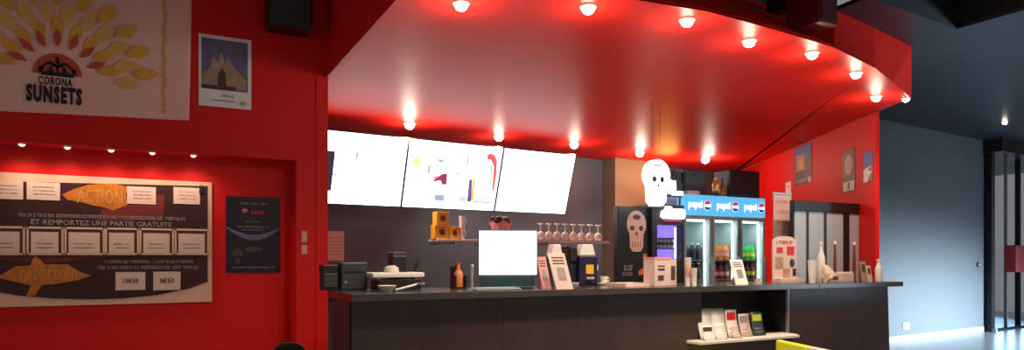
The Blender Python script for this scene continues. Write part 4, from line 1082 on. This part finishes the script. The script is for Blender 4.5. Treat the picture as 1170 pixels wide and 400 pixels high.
# ---- grey wall: socket, alarm button, red box
u, z = GW.uz(1031, 377); u2, z2 = GW.uz(1039, 368); w_ = GW.M @ Vector((u, 0, z))
t = thing('wall_socket', 'white wall socket low on the grey wall beside the counter', 'socket', w_, GW.a)
local(t).box(0, u2-u, -.012, 0, 0, z2-z).build('plate', WHT, t, .004)
local(t).disc((u2-u)/2, (z2-z)/2, .03, .03, -.015, -.0115, 14).build('inset', GREYI, t)
u, z = GW.uz(1116, 305); w_ = GW.M @ Vector((u, 0, z))
t = thing('alarm_button', 'small dark red alarm button on the grey wall left of the glass door', 'button', w_, GW.a)
local(t).box(0, .07, -.03, 0, 0, .09).build('housing', mat('alarm_red', (.25, .03, .05), .4), t, .006)
local(t).disc(.035, .045, .018, .018, -.036, -.03, 14).build('press', WHT, t)
u, z = GW.uz(1143.5, 311); u2, z2 = GW.uz(1162.5, 281); w_ = GW.M @ Vector((u, 0, z))
t = thing('fire_cabinet', 'red extinguisher cabinet on the glazing of the right door', 'cabinet', w_, GW.a)
w, h = u2-u, z2-z
local(t).box(0, w, -.28, -.055, 0, h).build('case', mat('extinguisher_red', (.42, .045, .045), .4), t, .01)
local(t).box(.03, w-.03, -.29, -.279, .04, h-.04).build('door', mat('extinguisher_red'  , (.42, .045, .045), .4), t, .006)
local(t).box(w-.07, w-.05, -.305, -.288, h*.45, h*.6).build('handle', STEEL, t)
# fluorescent lamp in the lobby
u, z = GW.uz(1142, 181); u2, z2 = GW.uz(1180, 181)
w_ = GW.M @ Vector((u+.15, 1.2, 0))
t = thing('tube_lamp', 'long tube lamp hanging in the lobby behind the glass door', 'lamp', (w_.x, w_.y, 3.62), GW.a)
local(t).box(0, 1.6, -.06, .06, .03, .08).build('housing', WHT, t, .01)
local(t).tube([(.03, 0, .012), (1.57, 0, .012)], .018).build('tube', emit('tube_dim', (.75, .8, .9), 1.0), t)
local(t).box(.75, .85, -.02, .02, .08, ZG-3.62).build('mount', WHT, t)

# ================================================================== LIGHT
# daylight from the glazed front on the right
L1 = lamp('daylight', 'AREA', (16.5, 3.4, 1.1), 230, (.72, .87, 1), 4.0, target=(13.0, 7.4, -.9), sizey=1.6); L1.data.spread = 1.1
L2 = lamp('lobby_daylight', 'AREA', (19.5, 9.6, 1.4), 260, (.42, .72, 1), 2.4, target=(17, 11.6, .8), sizey=2.0); L2.data.spread = 2.4
L3 = lamp('entrance_daylight', 'AREA', (13.5, -.5, 1.6), 17, (.62, .82, 1), 2.0, target=(7.3, 4.7, 3.6), sizey=1.6); L3.data.spread = .5
lamp('orange_glow_fill', 'POINT', (8.5, 9.75, 3.05), 26, (1, .42, .10), .22)  # added unseen lamp for the orange glow on the ceiling above the coolers
wd = bpy.data.worlds.new('room_air'); bpy.context.scene.world = wd; wd.use_nodes = True
wd.node_tree.nodes['Background'].inputs[0].default_value = (.9, .82, .80, 1)
wd.node_tree.nodes['Background'].inputs[1].default_value = .26

# ================================================================== CAMERA
cam = bpy.data.cameras.new('camera'); co = bpy.data.objects.new('camera', cam); C.objects.link(co)
co.location = (0, 0, EYE); co.rotation_euler = (PI/2, 0, -YAW)
cam.sensor_width = 36; cam.sensor_fit = 'HORIZONTAL'; cam.lens = 36*F/1170; cam.shift_y = (HZ-200)/1170
cam.clip_start = .05; cam.clip_end = 100
s = bpy.context.scene; s.camera = co
s.view_settings.view_transform = 'Standard'; s.view_settings.look = 'None'; s.view_settings.gamma = 1; s.view_settings.use_curve_mapping = False
s.view_settings.exposure = 0
for o in bpy.data.objects:
    for k in ('_w', '_h'):
        if k in o: del o[k]
